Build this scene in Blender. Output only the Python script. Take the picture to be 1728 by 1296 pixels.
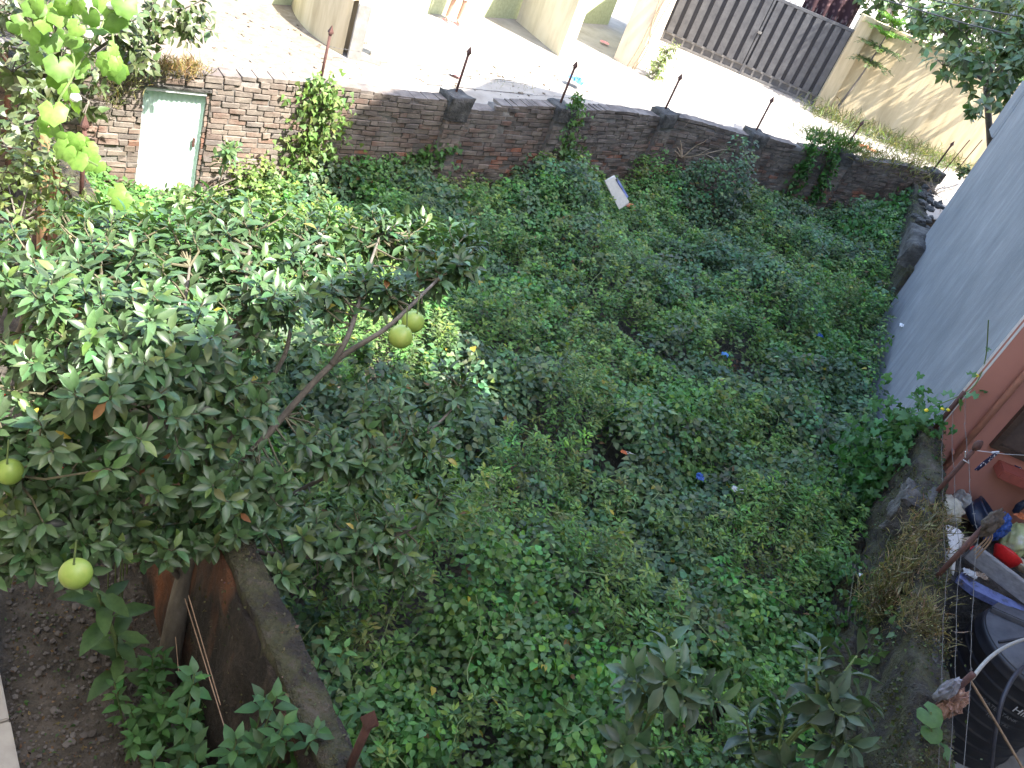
import bpy, bmesh, math, random
import numpy as np
from mathutils import Vector, Matrix, noise as mnoise

random.seed(7)
RNG = np.random.default_rng(7)
for o in list(bpy.data.objects):
    bpy.data.objects.remove(o)
SC = bpy.context.scene
COL = SC.collection

# ------------------------------------------------------------ camera
CAM_Z = 5.9
FPX, PITCH, ROLL = 1450.0, math.radians(34.1), math.radians(23.2)
cam = bpy.data.cameras.new('camera')
cam.sensor_width = 36.0
cam.lens = FPX / 1728.0 * 36.0
cam.clip_start = 0.05
cam.clip_end = 2000.0
camo = bpy.data.objects.new('camera', cam)
COL.objects.link(camo)
_fw = Vector((0, math.cos(PITCH), -math.sin(PITCH)))
_up = Vector((0, math.sin(PITCH), math.cos(PITCH)))
_rt = Vector((1, 0, 0))
_c, _s = math.cos(ROLL), math.sin(ROLL)
camx = _rt * _c + _up * _s
camy = _up * _c - _rt * _s
camo.matrix_world = Matrix(((camx.x, camy.x, -_fw.x, 0), (camx.y, camy.y, -_fw.y, 0),
                            (camx.z, camy.z, -_fw.z, CAM_Z), (0, 0, 0, 1)))
SC.camera = camo


def ray(px, py):
    U, W = px - 864.0, 648.0 - py
    return (camx * U + camy * W) / FPX + _fw


def at(px, py, z):                      # point of the level z seen at that place of the photo
    r = ray(px, py)
    return Vector((0, 0, CAM_Z)) + r * ((z - CAM_Z) / r.z)


def dep(px, py, d):                     # point at distance d along the view
    return Vector((0, 0, CAM_Z)) + ray(px, py) * d


# ------------------------------------------------------------ sky and sun
SUN = Vector((0.52, -0.15, 0.84)).normalized()
world = bpy.data.worlds.new('World')
SC.world = world
world.use_nodes = True
wn = world.node_tree.nodes
wl = world.node_tree.links
wn.clear()
sky = wn.new('ShaderNodeTexSky')
sky.sky_type = 'NISHITA'
sky.sun_disc = False
sky.sun_elevation = math.asin(SUN.z)
sky.sun_rotation = math.atan2(SUN.x, SUN.y)
sky.dust_density = 2.0
bg = wn.new('ShaderNodeBackground')
bg.inputs['Strength'].default_value = 0.15
wo = wn.new('ShaderNodeOutputWorld')
wl.new(sky.outputs[0], bg.inputs['Color'])
wl.new(bg.outputs[0], wo.inputs['Surface'])
sun = bpy.data.lights.new('sun', 'SUN')
sun.energy = 3.4
sun.angle = math.radians(0.5)
sun.color = (1.0, 0.95, 0.86)
suno = bpy.data.objects.new('sun', sun)
COL.objects.link(suno)
suno.rotation_euler = SUN.to_track_quat('Z', 'Y').to_euler()
vs = SC.view_settings
vs.view_transform = 'Standard'
vs.look = 'None'
vs.gamma = 1.0
vs.exposure = 2.72
vs.use_curve_mapping = False
SC.cycles.max_bounces = 6
SC.cycles.transparent_max_bounces = 6


# ------------------------------------------------------------ materials
def new_mat(name):
    m = bpy.data.materials.new(name)
    m.use_nodes = True
    nt = m.node_tree
    return m, nt, nt.nodes['Principled BSDF']


def noise_node(nt, scale, detail=4.0, rough=0.6, coord=None, stretch=None):
    n = nt.nodes.new('ShaderNodeTexNoise')
    n.inputs['Scale'].default_value = scale
    n.inputs['Detail'].default_value = detail
    n.inputs['Roughness'].default_value = rough
    src = coord
    if src is None:
        g = nt.nodes.new('ShaderNodeNewGeometry')
        src = g.outputs['Position']
    if stretch:
        mp = nt.nodes.new('ShaderNodeMapping')
        mp.inputs['Scale'].default_value = stretch
        nt.links.new(src, mp.inputs['Vector'])
        src = mp.outputs[0]
    nt.links.new(src, n.inputs['Vector'])
    return n


def ramp(nt, src, stops):
    r = nt.nodes.new('ShaderNodeValToRGB')
    e = r.color_ramp.elements
    while len(e) > 1:
        e.remove(e[-1])
    e[0].position = stops[0][0]
    c = stops[0][1]
    e[0].color = (*c, 1) if len(c) == 3 else c
    for p, c in stops[1:]:
        k = e.new(p)
        k.color = (*c, 1) if len(c) == 3 else c
    nt.links.new(src, r.inputs['Fac'])
    return r


def mixc(nt, fac, a, b, mode='MIX'):
    m = nt.nodes.new('ShaderNodeMix')
    m.data_type = 'RGBA'
    m.blend_type = mode
    if isinstance(fac, (int, float)):
        m.inputs['Factor'].default_value = fac
    else:
        nt.links.new(fac, m.inputs['Factor'])
    for s, v in ((m.inputs[6], a), (m.inputs[7], b)):
        if isinstance(v, tuple):
            s.default_value = (*v, 1)
        else:
            nt.links.new(v, s)
    return m.outputs[2]


def bump(nt, bsdf, src, strength=0.4, dist=0.01):
    b = nt.nodes.new('ShaderNodeBump')
    b.inputs['Strength'].default_value = strength
    b.inputs['Distance'].default_value = dist
    nt.links.new(src, b.inputs['Height'])
    nt.links.new(b.outputs[0], bsdf.inputs['Normal'])


def mottled(name, stops, scale=4.0, rough=0.85, bscale=30.0, bstr=0.35, stretch=None, detail=6.0, bdist=0.01, metal=0.0):
    m, nt, b = new_mat(name)
    n = noise_node(nt, scale, detail, 0.65, stretch=stretch)
    r = ramp(nt, n.outputs['Fac'], stops)
    nt.links.new(r.outputs[0], b.inputs['Base Color'])
    b.inputs['Roughness'].default_value = rough
    b.inputs['Metallic'].default_value = metal
    n2 = noise_node(nt, bscale, 4.0, 0.6)
    bump(nt, b, n2.outputs['Fac'], bstr, bdist)
    return m


def plain(name, c, rough=0.6, var=0.18, scale=14.0, metal=0.0, bstr=0.1):
    lo = tuple(x * (1 - var) for x in c)
    hi = tuple(min(1, x * (1 + var)) for x in c)
    return mottled(name, [(0.3, lo), (0.7, hi)], scale, rough, 60.0, bstr, metal=metal)


def leaf_mat(name, rough=0.45, trans=0.3, spec=0.5, vein=0.0):
    m, nt, b = new_mat(name)
    a = nt.nodes.new('ShaderNodeAttribute')
    a.attribute_name = 'Col'
    n = noise_node(nt, 25.0, 3.0)
    r = ramp(nt, n.outputs['Fac'], [(0.25, (0.75, 0.78, 0.75)), (0.75, (1.2, 1.18, 1.1))])
    c = mixc(nt, 1.0, a.outputs['Color'], r.outputs[0], 'MULTIPLY')
    nt.links.new(c, b.inputs['Base Color'])
    b.inputs['Roughness'].default_value = rough
    b.inputs['Specular IOR Level'].default_value = spec
    t = nt.nodes.new('ShaderNodeBsdfTranslucent')
    tc = mixc(nt, 1.0, c, (1.5, 1.6, 0.5), 'MULTIPLY')
    nt.links.new(tc, t.inputs['Color'])
    mx = nt.nodes.new('ShaderNodeMixShader')
    mx.inputs[0].default_value = trans
    nt.links.new(b.outputs[0], mx.inputs[1])
    nt.links.new(t.outputs[0], mx.inputs[2])
    nt.links.new(mx.outputs[0], nt.nodes['Material Output'].inputs['Surface'])
    return m


MAT = {}
MAT['leaf'] = leaf_mat('leaf_soft', 0.5, 0.3, 0.35)
MAT['gloss'] = leaf_mat('leaf_glossy', 0.4, 0.22, 0.5)
MAT['big'] = leaf_mat('leaf_broad', 0.5, 0.3, 0.35)


def brick_mat():
    m, nt, b = new_mat('old_brick')
    a = nt.nodes.new('ShaderNodeAttribute')
    a.attribute_name = 'Col'
    n = noise_node(nt, 18.0, 5.0, 0.7)
    r = ramp(nt, n.outputs['Fac'], [(0.3, (0.7, 0.68, 0.66)), (0.7, (1.15, 1.15, 1.15))])
    c = mixc(nt, 1.0, a.outputs['Color'], r.outputs[0], 'MULTIPLY')
    # black algae coming down from the coping, and pale salts
    g = nt.nodes.new('ShaderNodeNewGeometry')
    s = nt.nodes.new('ShaderNodeSeparateXYZ')
    nt.links.new(g.outputs['Position'], s.inputs[0])
    n2 = noise_node(nt, 1.3, 5.0, 0.65)
    ad = nt.nodes.new('ShaderNodeMath')
    ad.operation = 'MULTIPLY_ADD'
    ad.inputs[1].default_value = 1.3
    nt.links.new(n2.outputs['Fac'], ad.inputs[0])
    nt.links.new(s.outputs['Z'], ad.inputs[2])
    r2 = ramp(nt, ad.outputs[0], [(0.0, (0, 0, 0)), (1.0, (1, 1, 1))])
    mr = nt.nodes.new('ShaderNodeMapRange')
    mr.inputs[1].default_value = 1.55
    mr.inputs[2].default_value = 2.25
    nt.links.new(ad.outputs[0], mr.inputs[0])
    mm = nt.nodes.new('ShaderNodeMath')
    mm.operation = 'MULTIPLY'
    mm.inputs[1].default_value = 0.66
    nt.links.new(mr.outputs[0], mm.inputs[0])
    c = mixc(nt, mm.outputs[0], c, (0.058, 0.05, 0.045))
    n3 = noise_node(nt, 2.6, 6.0, 0.7)
    r3 = ramp(nt, n3.outputs['Fac'], [(0.42, (0.12, 0.12, 0.12)), (0.68, (0.8, 0.8, 0.8))])
    c = mixc(nt, r3.outputs[0], c, (0.27, 0.228, 0.19))
    nt.links.new(c, b.inputs['Base Color'])
    b.inputs['Roughness'].default_value = 0.92
    bump(nt, b, n.outputs['Fac'], 0.6, 0.012)
    return m


MAT['brick'] = brick_mat()
MAT['mortar'] = mottled('mortar', [(0.3, (0.07, 0.065, 0.06)), (0.55, (0.17, 0.155, 0.14)), (0.75, (0.3, 0.28, 0.25))], 2.2, 0.95, 40, 0.8)
MAT['pier'] = mottled('sooty_cement', [(0.3, (0.03, 0.028, 0.026)), (0.5, (0.07, 0.066, 0.06)), (0.75, (0.16, 0.15, 0.135))], 6, 0.95, 35, 1.0, detail=10.0, bdist=0.04)
MAT['rust'] = mottled('rusty_iron', [(0.3, (0.045, 0.02, 0.016)), (0.6, (0.09, 0.038, 0.03)), (0.8, (0.14, 0.065, 0.048))], 14, 0.8, 90, 0.4)
MAT['soil'] = mottled('damp_soil', [(0.3, (0.032, 0.028, 0.023)), (0.5, (0.07, 0.06, 0.049)), (0.72, (0.13, 0.113, 0.096))], 5, 0.95, 25, 1.0, bdist=0.03, detail=10.0)
MAT['mossywall'] = mottled('mossy_render', [(0.3, (0.012, 0.011, 0.009)), (0.45, (0.036, 0.03, 0.022)), (0.55, (0.052, 0.052, 0.022)), (0.66, (0.085, 0.07, 0.052)), (0.78, (0.16, 0.14, 0.115))], 5.5, 0.97, 26, 1.0, stretch=(1, 1, 0.7), detail=12.0, bdist=0.06)
MAT['street'] = mottled('pale_street_concrete', [(0.3, (0.2, 0.175, 0.15)), (0.5, (0.27, 0.245, 0.215)), (0.7, (0.32, 0.295, 0.26))], 1.6, 0.9, 40, 0.4)
MAT['dirt'] = mottled('pale_dirt', [(0.3, (0.12, 0.095, 0.07)), (0.5, (0.17, 0.14, 0.108)), (0.7, (0.24, 0.205, 0.165))], 6, 0.95, 60, 0.8)
MAT['yellow'] = mottled('yellow_limewash', [(0.25, (0.33, 0.26, 0.15)), (0.55, (0.5, 0.41, 0.26)), (0.8, (0.56, 0.48, 0.33))], 1.6, 0.9, 60, 0.15, stretch=(3, 3, 0.35))
MAT['cream'] = mottled('cream_paint', [(0.25, (0.46, 0.39, 0.28)), (0.5, (0.62, 0.54, 0.42)), (0.8, (0.68, 0.61, 0.5))], 1.2, 0.9, 60, 0.15, stretch=(2, 2, 0.5))
MAT['greenwall'] = plain('pale_green_paint', (0.4, 0.44, 0.27), 0.85)
MAT['gate'] = mottled('grey_gate_paint', [(0.3, (0.055, 0.055, 0.06)), (0.7, (0.1, 0.1, 0.105))], 6, 0.5, 60, 0.15)
MAT['gatedark'] = mottled('dark_gate_rib', [(0.3, (0.015, 0.015, 0.02)), (0.7, (0.03, 0.03, 0.038))], 6, 0.55, 60, 0.15)
MAT['gateband'] = mottled('worn_gate_band', [(0.3, (0.1, 0.095, 0.09)), (0.7, (0.2, 0.19, 0.18))], 5, 0.7, 60, 0.2)
MAT['greyplaster'] = None
MAT['terracotta'] = mottled('terracotta_paint', [(0.3, (0.37, 0.165, 0.125)), (0.7, (0.44, 0.2, 0.152))], 1.5, 0.75, 70, 0.12)
MAT['terratrim'] = plain('red_sill_paint', (0.28, 0.07, 0.05), 0.6)
MAT['darkwood'] = mottled('dark_stained_wood', [(0.3, (0.03, 0.018, 0.013)), (0.7, (0.075, 0.045, 0.03))], 8, 0.6, 60, 0.3, stretch=(1, 1, 6))
MAT['bark'] = mottled('citrus_bark', [(0.3, (0.065, 0.056, 0.045)), (0.6, (0.14, 0.122, 0.1)), (0.8, (0.22, 0.2, 0.17))], 9, 0.9, 40, 0.7, stretch=(1, 1, 0.35))
MAT['twig'] = plain('green_brown_twig', (0.11, 0.1, 0.06), 0.8, 0.3)
MAT['greenstem'] = plain('green_stem', (0.11, 0.16, 0.05), 0.7, 0.3)
MAT['drytwig'] = plain('dry_twig', (0.4, 0.3, 0.2), 0.85, 0.3)
MAT['tin'] = mottled('pale_green_tin', [(0.3, (0.5, 0.66, 0.6)), (0.7, (0.66, 0.78, 0.73))], 4, 0.5, 50, 0.1, metal=0.0)
MAT['concrete'] = mottled('grey_concrete', [(0.3, (0.2, 0.19, 0.17)), (0.7, (0.34, 0.32, 0.29))], 5, 0.9, 50, 0.4)
MAT['paver'] = mottled('pale_paver', [(0.3, (0.3, 0.28, 0.25)), (0.7, (0.42, 0.4, 0.36))], 5, 0.85, 50, 0.25)
MAT['pebble'] = mottled('grey_pebble', [(0.3, (0.06, 0.052, 0.046)), (0.7, (0.17, 0.155, 0.145))], 7, 0.9, 50, 0.4)
MAT['tank'] = mottled('black_polyethylene', [(0.3, (0.010, 0.010, 0.012)), (0.7, (0.03, 0.03, 0.035))], 3, 0.42, 30, 0.08)
MAT['tanktop'] = mottled('dusty_black_polyethylene', [(0.3, (0.04, 0.042, 0.05)), (0.7, (0.13, 0.13, 0.14))], 4, 0.6, 30, 0.12)
MAT['white'] = plain('white_plastic', (0.55, 0.555, 0.56), 0.5, 0.1)
MAT['ink'] = plain('ink_print', (0.05, 0.06, 0.08), 0.7)
MAT['whiteprint'] = plain('white_print', (0.6, 0.6, 0.6), 0.6)
MAT['greyprint'] = plain('faded_print', (0.16, 0.16, 0.16), 0.6)
MAT['blue'] = plain('blue_plastic', (0.03, 0.085, 0.3), 0.35, 0.25)
MAT['skyblue'] = plain('light_blue_plastic', (0.07, 0.22, 0.5), 0.4, 0.2)
MAT['bluepaint'] = mottled('faded_blue_paint', [(0.35, (0.09, 0.09, 0.1)), (0.5, (0.14, 0.17, 0.36)), (0.7, (0.2, 0.24, 0.42))], 9, 0.8, 50, 0.4)
MAT['greyfilm'] = plain('grey_film', (0.17, 0.17, 0.2), 0.5, 0.35)
MAT['navy'] = plain('dark_navy_plastic', (0.012, 0.02, 0.045), 0.45, 0.3)
MAT['red'] = plain('red_plastic', (0.62, 0.02, 0.02), 0.4, 0.2)
MAT['orange'] = plain('orange_wrapper', (0.5, 0.14, 0.05), 0.45, 0.3)
MAT['pink'] = plain('pink_plastic', (0.75, 0.3, 0.3), 0.5, 0.2)
MAT['limebag'] = mottled('yellow_green_bag', [(0.3, (0.36, 0.4, 0.12)), (0.55, (0.5, 0.53, 0.3)), (0.7, (0.62, 0.62, 0.56))], 6, 0.45, 25, 0.5)
MAT['creambag'] = mottled('cream_foam_bag', [(0.3, (0.32, 0.3, 0.22)), (0.7, (0.6, 0.57, 0.47))], 14, 0.8, 30, 0.8)
MAT['cardboard'] = plain('cardboard', (0.34, 0.26, 0.19), 0.85, 0.2)
MAT['greywood'] = mottled('weathered_plank', [(0.3, (0.2, 0.19, 0.19)), (0.7, (0.36, 0.35, 0.34))], 5, 0.85, 50, 0.4, stretch=(0.4, 4, 4))
MAT['bowl'] = plain('beige_plastic', (0.42, 0.36, 0.26), 0.5)
MAT['rag'] = mottled('dirty_rag', [(0.3, (0.035, 0.028, 0.024)), (0.7, (0.11, 0.085, 0.068))], 12, 0.95, 40, 0.8)
MAT['crumple'] = mottled('brown_crumpled_film', [(0.3, (0.12, 0.07, 0.06)), (0.55, (0.3, 0.17, 0.13)), (0.7, (0.42, 0.3, 0.26))], 16, 0.6, 40, 0.9)
MAT['wire'] = plain('dull_steel_wire', (0.12, 0.115, 0.11), 0.55, 0.2)
MAT['rope'] = plain('brown_rope', (0.25, 0.17, 0.11), 0.9, 0.3)
MAT['hose'] = plain('grey_hose', (0.33, 0.32, 0.29), 0.5, 0.15)
MAT['pipe'] = plain('black_pipe', (0.04, 0.04, 0.05), 0.45, 0.2)
MAT['terrapipe'] = plain('painted_downpipe', (0.42, 0.2, 0.15), 0.55, 0.12)
MAT['pomelo'] = mottled('pomelo_rind', [(0.3, (0.17, 0.27, 0.045)), (0.55, (0.24, 0.33, 0.06)), (0.75, (0.32, 0.36, 0.09))], 9, 0.42, 220, 0.25, bdist=0.002)
MAT['skin'] = plain('skin', (0.42, 0.24, 0.17), 0.6, 0.08)
MAT['cloth_pink'] = plain('pale_pink_cloth', (0.6, 0.4, 0.36), 0.9, 0.12)
MAT['cloth_cream'] = plain('cream_cloth', (0.6, 0.52, 0.42), 0.9, 0.12)
MAT['hair'] = plain('black_hair', (0.012, 0.01, 0.01), 0.6, 0.2)
MAT['foam'] = plain('white_foam_board', (0.5, 0.46, 0.39), 0.8, 0.1)
MAT['glass'] = plain('dusky_window_glass', (0.09, 0.065, 0.055), 0.15, 0.2)
MAT['teal'] = plain('teal_grille', (0.05, 0.2, 0.18), 0.6, 0.2)
MAT['yellowfl'] = plain('yellow_petal', (0.7, 0.55, 0.03), 0.6, 0.1)
MAT['redfl'] = plain('red_petal', (0.6, 0.02, 0.02), 0.6, 0.15)
MAT['bamboo'] = plain('bamboo_pole', (0.32, 0.2, 0.11), 0.6, 0.25)


def patterned_cloth():
    m, nt, b = new_mat('navy_cloth_white_pattern')
    v = nt.nodes.new('ShaderNodeTexVoronoi')
    v.inputs['Scale'].default_value = 45
    g = nt.nodes.new('ShaderNodeNewGeometry')
    nt.links.new(g.outputs['Position'], v.inputs['Vector'])
    r = ramp(nt, v.outputs['Distance'], [(0.3, (0.65, 0.65, 0.7)), (0.36, (0.015, 0.02, 0.07))])
    nt.links.new(r.outputs[0], b.inputs['Base Color'])
    b.inputs['Roughness'].default_value = 0.9
    return m


def red_pattern():
    m, nt, b = new_mat('dark_red_patterned_cloth')
    v = nt.nodes.new('ShaderNodeTexVoronoi')
    v.inputs['Scale'].default_value = 7
    g = nt.nodes.new('ShaderNodeNewGeometry')
    nt.links.new(g.outputs['Position'], v.inputs['Vector'])
    r = ramp(nt, v.outputs['Distance'], [(0.25, (0.13, 0.07, 0.07)), (0.4, (0.035, 0.012, 0.016))])
    nt.links.new(r.outputs[0], b.inputs['Base Color'])
    b.inputs['Roughness'].default_value = 0.9
    return m


MAT['navycloth'] = patterned_cloth()
MAT['redcloth'] = red_pattern()


def stained_wall():
    m, nt, b = new_mat('stained_garden_wall')
    n = noise_node(nt, 4.0, 10.0, 0.72, stretch=(1.6, 1.6, 0.4))
    r = ramp(nt, n.outputs['Fac'], [(0.32, (0.010, 0.009, 0.008)), (0.5, (0.03, 0.024, 0.019)), (0.63, (0.065, 0.05, 0.038)), (0.8, (0.11, 0.088, 0.07))])
    n2 = noise_node(nt, 0.9, 4.0, 0.6, stretch=(1.8, 1.8, 0.4))
    r2 = ramp(nt, n2.outputs['Fac'], [(0.5, (0, 0, 0)), (0.64, (0.8, 0.8, 0.8))])
    c = mixc(nt, r2.outputs[0], r.outputs[0], (0.24, 0.09, 0.035))
    nt.links.new(c, b.inputs['Base Color'])
    b.inputs['Roughness'].default_value = 0.95
    n3 = noise_node(nt, 25, 5, 0.65)
    bump(nt, b, n3.outputs['Fac'], 1.0, 0.05)
    return m


MAT['gardenwall'] = stained_wall()


def grey_render():
    m, nt, b = new_mat('grey_blue_cement_render')
    n = noise_node(nt, 0.9, 8.0, 0.65)
    r = ramp(nt, n.outputs['Fac'], [(0.3, (0.125, 0.136, 0.155)), (0.55, (0.165, 0.175, 0.194)), (0.75, (0.205, 0.214, 0.232))])
    st_ = noise_node(nt, 7.0, 8.0, 0.75, stretch=(1.0, 1.0, 0.16))
    r2 = ramp(nt, st_.outputs['Fac'], [(0.36, (0.72, 0.72, 0.74)), (0.5, (1, 1, 1)), (0.66, (1.5, 1.48, 1.45))])
    c = mixc(nt, 0.42, r.outputs[0], r2.outputs[0], 'MULTIPLY')
    # pale trowel scratches and rain stains
    n3 = noise_node(nt, 16.0, 4.0, 0.8, stretch=(0.8, 1.6, 0.12))
    r3 = ramp(nt, n3.outputs['Fac'], [(0.62, (0, 0, 0)), (0.72, (0.3, 0.3, 0.3))])
    c = mixc(nt, r3.outputs[0], c, (0.3, 0.31, 0.33))
    n4 = noise_node(nt, 1.6, 6.0, 0.7, stretch=(1, 1, 0.35))
    r4 = ramp(nt, n4.outputs['Fac'], [(0.6, (0, 0, 0)), (0.74, (0.4, 0.4, 0.4))])
    c = mixc(nt, r4.outputs[0], c, (0.085, 0.09, 0.098))
    nt.links.new(c, b.inputs['Base Color'])
    b.inputs['Roughness'].default_value = 0.88
    n5 = noise_node(nt, 30, 6, 0.7, stretch=(1, 1, 0.4))
    bump(nt, b, n5.outputs['Fac'], 0.6, 0.012)
    return m


MAT['greyplaster'] = grey_render()


# ------------------------------------------------------------ mesh helpers
def link(name, me, mat=None, parent=None, smooth=False):
    o = bpy.data.objects.new(name, me)
    COL.objects.link(o)
    if mat is not None and not me.materials:
        me.materials.append(MAT[mat] if isinstance(mat, str) else mat)
    if parent is not None:
        o.parent = parent
    if smooth:
        me.polygons.foreach_set('use_smooth', [True] * len(me.polygons))
    return o


def tag(o, label=None, cat=None, group=None, kind=None):
    if label:
        o['label'] = label
    if cat:
        o['category'] = cat
    if group:
        o['group'] = group
    if kind:
        o['kind'] = kind
    return o


def empty(name, label, cat, group=None):
    o = bpy.data.objects.new(name, None)
    o.empty_display_size = 0.1
    COL.objects.link(o)
    return tag(o, label, cat, group)


class MB:
    def __init__(s):
        s.v, s.f, s.c = [], [], []

    def add(s, vs_, fs, col=None):
        k = len(s.v)
        s.v += [tuple(p) for p in vs_]
        s.f += [tuple(i + k for i in f) for f in fs]
        if col is not None:
            s.c += [col] * len(vs_)
        return s

    def box(s, c, size, rz=0.0, col=None, jit=0.0, M=None):
        hx, hy, hz = size[0] / 2, size[1] / 2, size[2] / 2
        cr, sr = math.cos(rz), math.sin(rz)
        out = []
        for dz in (-hz, hz):
            for dx, dy in ((-hx, -hy), (hx, -hy), (hx, hy), (-hx, hy)):
                p = Vector((dx, dy, dz))
                if jit:
                    p += Vector((random.uniform(-jit, jit), random.uniform(-jit, jit), random.uniform(-jit, jit)))
                if M is not None:
                    q = M @ p
                    out.append((q.x + c[0], q.y + c[1], q.z + c[2]))
                else:
                    out.append((c[0] + p.x * cr - p.y * sr, c[1] + p.x * sr + p.y * cr, c[2] + p.z))
        return s.add(out, [(0, 3, 2, 1), (4, 5, 6, 7), (0, 1, 5, 4), (1, 2, 6, 5), (2, 3, 7, 6), (3, 0, 4, 7)], col)

    def prism(s, poly, z0, z1, col=None):
        n = len(poly)
        vs_ = [(p[0], p[1], z0) for p in poly] + [(p[0], p[1], z1) for p in poly]
        fs = [tuple(range(n - 1, -1, -1)), tuple(range(n, 2 * n))]
        fs += [(i, (i + 1) % n, n + (i + 1) % n, n + i) for i in range(n)]
        return s.add(vs_, fs, col)

    def tube(s, pts, r, n=6, cap=True, col=None):
        pts = [Vector(p) for p in pts]
        if not isinstance(r, (list, tuple)):
            r = [r] * len(pts)
        vs_, fs = [], []
        ref = None
        for i, p in enumerate(pts):
            a = pts[max(i - 1, 0)]
            b = pts[min(i + 1, len(pts) - 1)]
            t = (b - a)
            t = t.normalized() if t.length > 1e-9 else Vector((0, 0, 1))
            if ref is None:
                ref = t.orthogonal().normalized()
            x = (ref - t * ref.dot(t))
            x = x.normalized() if x.length > 1e-6 else t.orthogonal().normalized()
            ref = x
            y = t.cross(x)
            for k in range(n):
                an = 2 * math.pi * k / n
                vs_.append(p + (x * math.cos(an) + y * math.sin(an)) * r[i])
        for i in range(len(pts) - 1):
            for k in range(n):
                k2 = (k + 1) % n
                fs.append((i * n + k, i * n + k2, (i + 1) * n + k2, (i + 1) * n + k))
        if cap:
            fs.append(tuple(range(n - 1, -1, -1)))
            fs.append(tuple((len(pts) - 1) * n + k for k in range(n)))
        return s.add(vs_, fs, col)

    def lathe(s, prof, c=(0, 0, 0), n=24, M=None, col=None):
        vs_, fs = [], []
        for (r, z) in prof:
            for k in range(n):
                an = 2 * math.pi * k / n
                p = Vector((r * math.cos(an), r * math.sin(an), z))
                if M is not None:
                    p = M @ p
                vs_.append(p + Vector(c))
        for i in range(len(prof) - 1):
            for k in range(n):
                k2 = (k + 1) % n
                fs.append((i * n + k, i * n + k2, (i + 1) * n + k2, (i + 1) * n + k))
        fs.append(tuple(range(n - 1, -1, -1)))
        fs.append(tuple((len(prof) - 1) * n + k for k in range(n)))
        return s.add(vs_, fs, col)

    def mesh(s, name):
        me = bpy.data.meshes.new(name)
        me.from_pydata([tuple(v) for v in s.v], [], s.f)
        if s.c:
            a = me.color_attributes.new('Col', 'FLOAT_COLOR', 'POINT')
            arr = np.ones((len(s.v), 4), dtype=np.float32)
            arr[:, :3] = np.array(s.c, dtype=np.float32)
            a.data.foreach_set('color', arr.ravel())
        me.update()
        return me

    def build(s, name, mat, parent=None, smooth=False, bevel=0.0):
        me = s.mesh(name)
        if bevel:
            bm = bmesh.new()
            bm.from_mesh(me)
            bmesh.ops.bevel(bm, geom=bm.edges[:], offset=bevel, segments=2, affect='EDGES')
            bm.to_mesh(me)
            bm.free()
        return link(name, me, mat, parent, smooth)


def curve_pts(pts, n=8):
    pts = [Vector(p) for p in pts]
    out = []
    for i in range(len(pts) - 1):
        p0 = pts[max(i - 1, 0)]
        p1, p2 = pts[i], pts[i + 1]
        p3 = pts[min(i + 2, len(pts) - 1)]
        for k in range(n):
            t = k / n
            out.append(0.5 * ((2 * p1) + (p2 - p0) * t + (2 * p0 - 5 * p1 + 4 * p2 - p3) * t * t + (3 * p1 - p0 - 3 * p2 + p3) * t ** 3))
    out.append(pts[-1])
    return out


def taper(a, b, n):
    return [a + (b - a) * i / (n - 1) for i in range(n)]


# rough masonry: subdivided box shaken by noise
def rough_box(name, p0, p1, thick, z0, z1, mat, parent=None, seg=0.09, amp=0.03, freq=3.0, topamp=0.0, seed=0.0):
    p0, p1 = Vector((p0[0], p0[1], 0)), Vector((p1[0], p1[1], 0))
    d = p1 - p0
    L = d.length
    d.normalize()
    nrm = Vector((d.y, -d.x, 0))
    nx = max(2, int(L / seg))
    nt_ = max(2, int(thick / seg))
    nz = max(2, int((z1 - z0) / seg))
    vid, vs_, fs = {}, [], []

    def V(i, j, k):
        key = (i, j, k)
        if key not in vid:
            p = p0 + d * (L * i / nx) + nrm * (thick * (j / nt_ - 0.5))
            z = z0 + (z1 - z0) * k / nz
            q = Vector((p.x, p.y, z))
            s_ = Vector((seed, seed * 0.7, 0))
            nv = mnoise.noise_vector(q * freq + s_) * amp + mnoise.noise_vector(q * freq * 3.1 + s_) * amp * 0.45
            if topamp and k > 0:
                nv.z += mnoise.noise(Vector((p.x * 1.3 + seed, p.y * 1.3, 0.3))) * topamp * (k / nz) + mnoise.noise(Vector((p.x * 4 + seed, p.y * 4, 5.3))) * topamp * 0.5 * (k / nz)
            if k == 0:
                nv.z = 0
            vid[key] = len(vs_)
            vs_.append(q + nv)
        return vid[key]
    for i in range(nx):
        for k in range(nz):
            fs.append((V(i, nt_, k), V(i + 1, nt_, k), V(i + 1, nt_, k + 1), V(i, nt_, k + 1)))
            fs.append((V(i, 0, k), V(i, 0, k + 1), V(i + 1, 0, k + 1), V(i + 1, 0, k)))
        for j in range(nt_):
            fs.append((V(i, j, nz), V(i, j + 1, nz), V(i + 1, j + 1, nz), V(i + 1, j, nz)))
    for j in range(nt_):
        for k in range(nz):
            fs.append((V(0, j, k), V(0, j + 1, k), V(0, j + 1, k + 1), V(0, j, k + 1)))
            fs.append((V(nx, j, k), V(nx, j, k + 1), V(nx, j + 1, k + 1), V(nx, j + 1, k)))
    return MB().add(vs_, fs).build(name, mat, parent, smooth=True)


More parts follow.
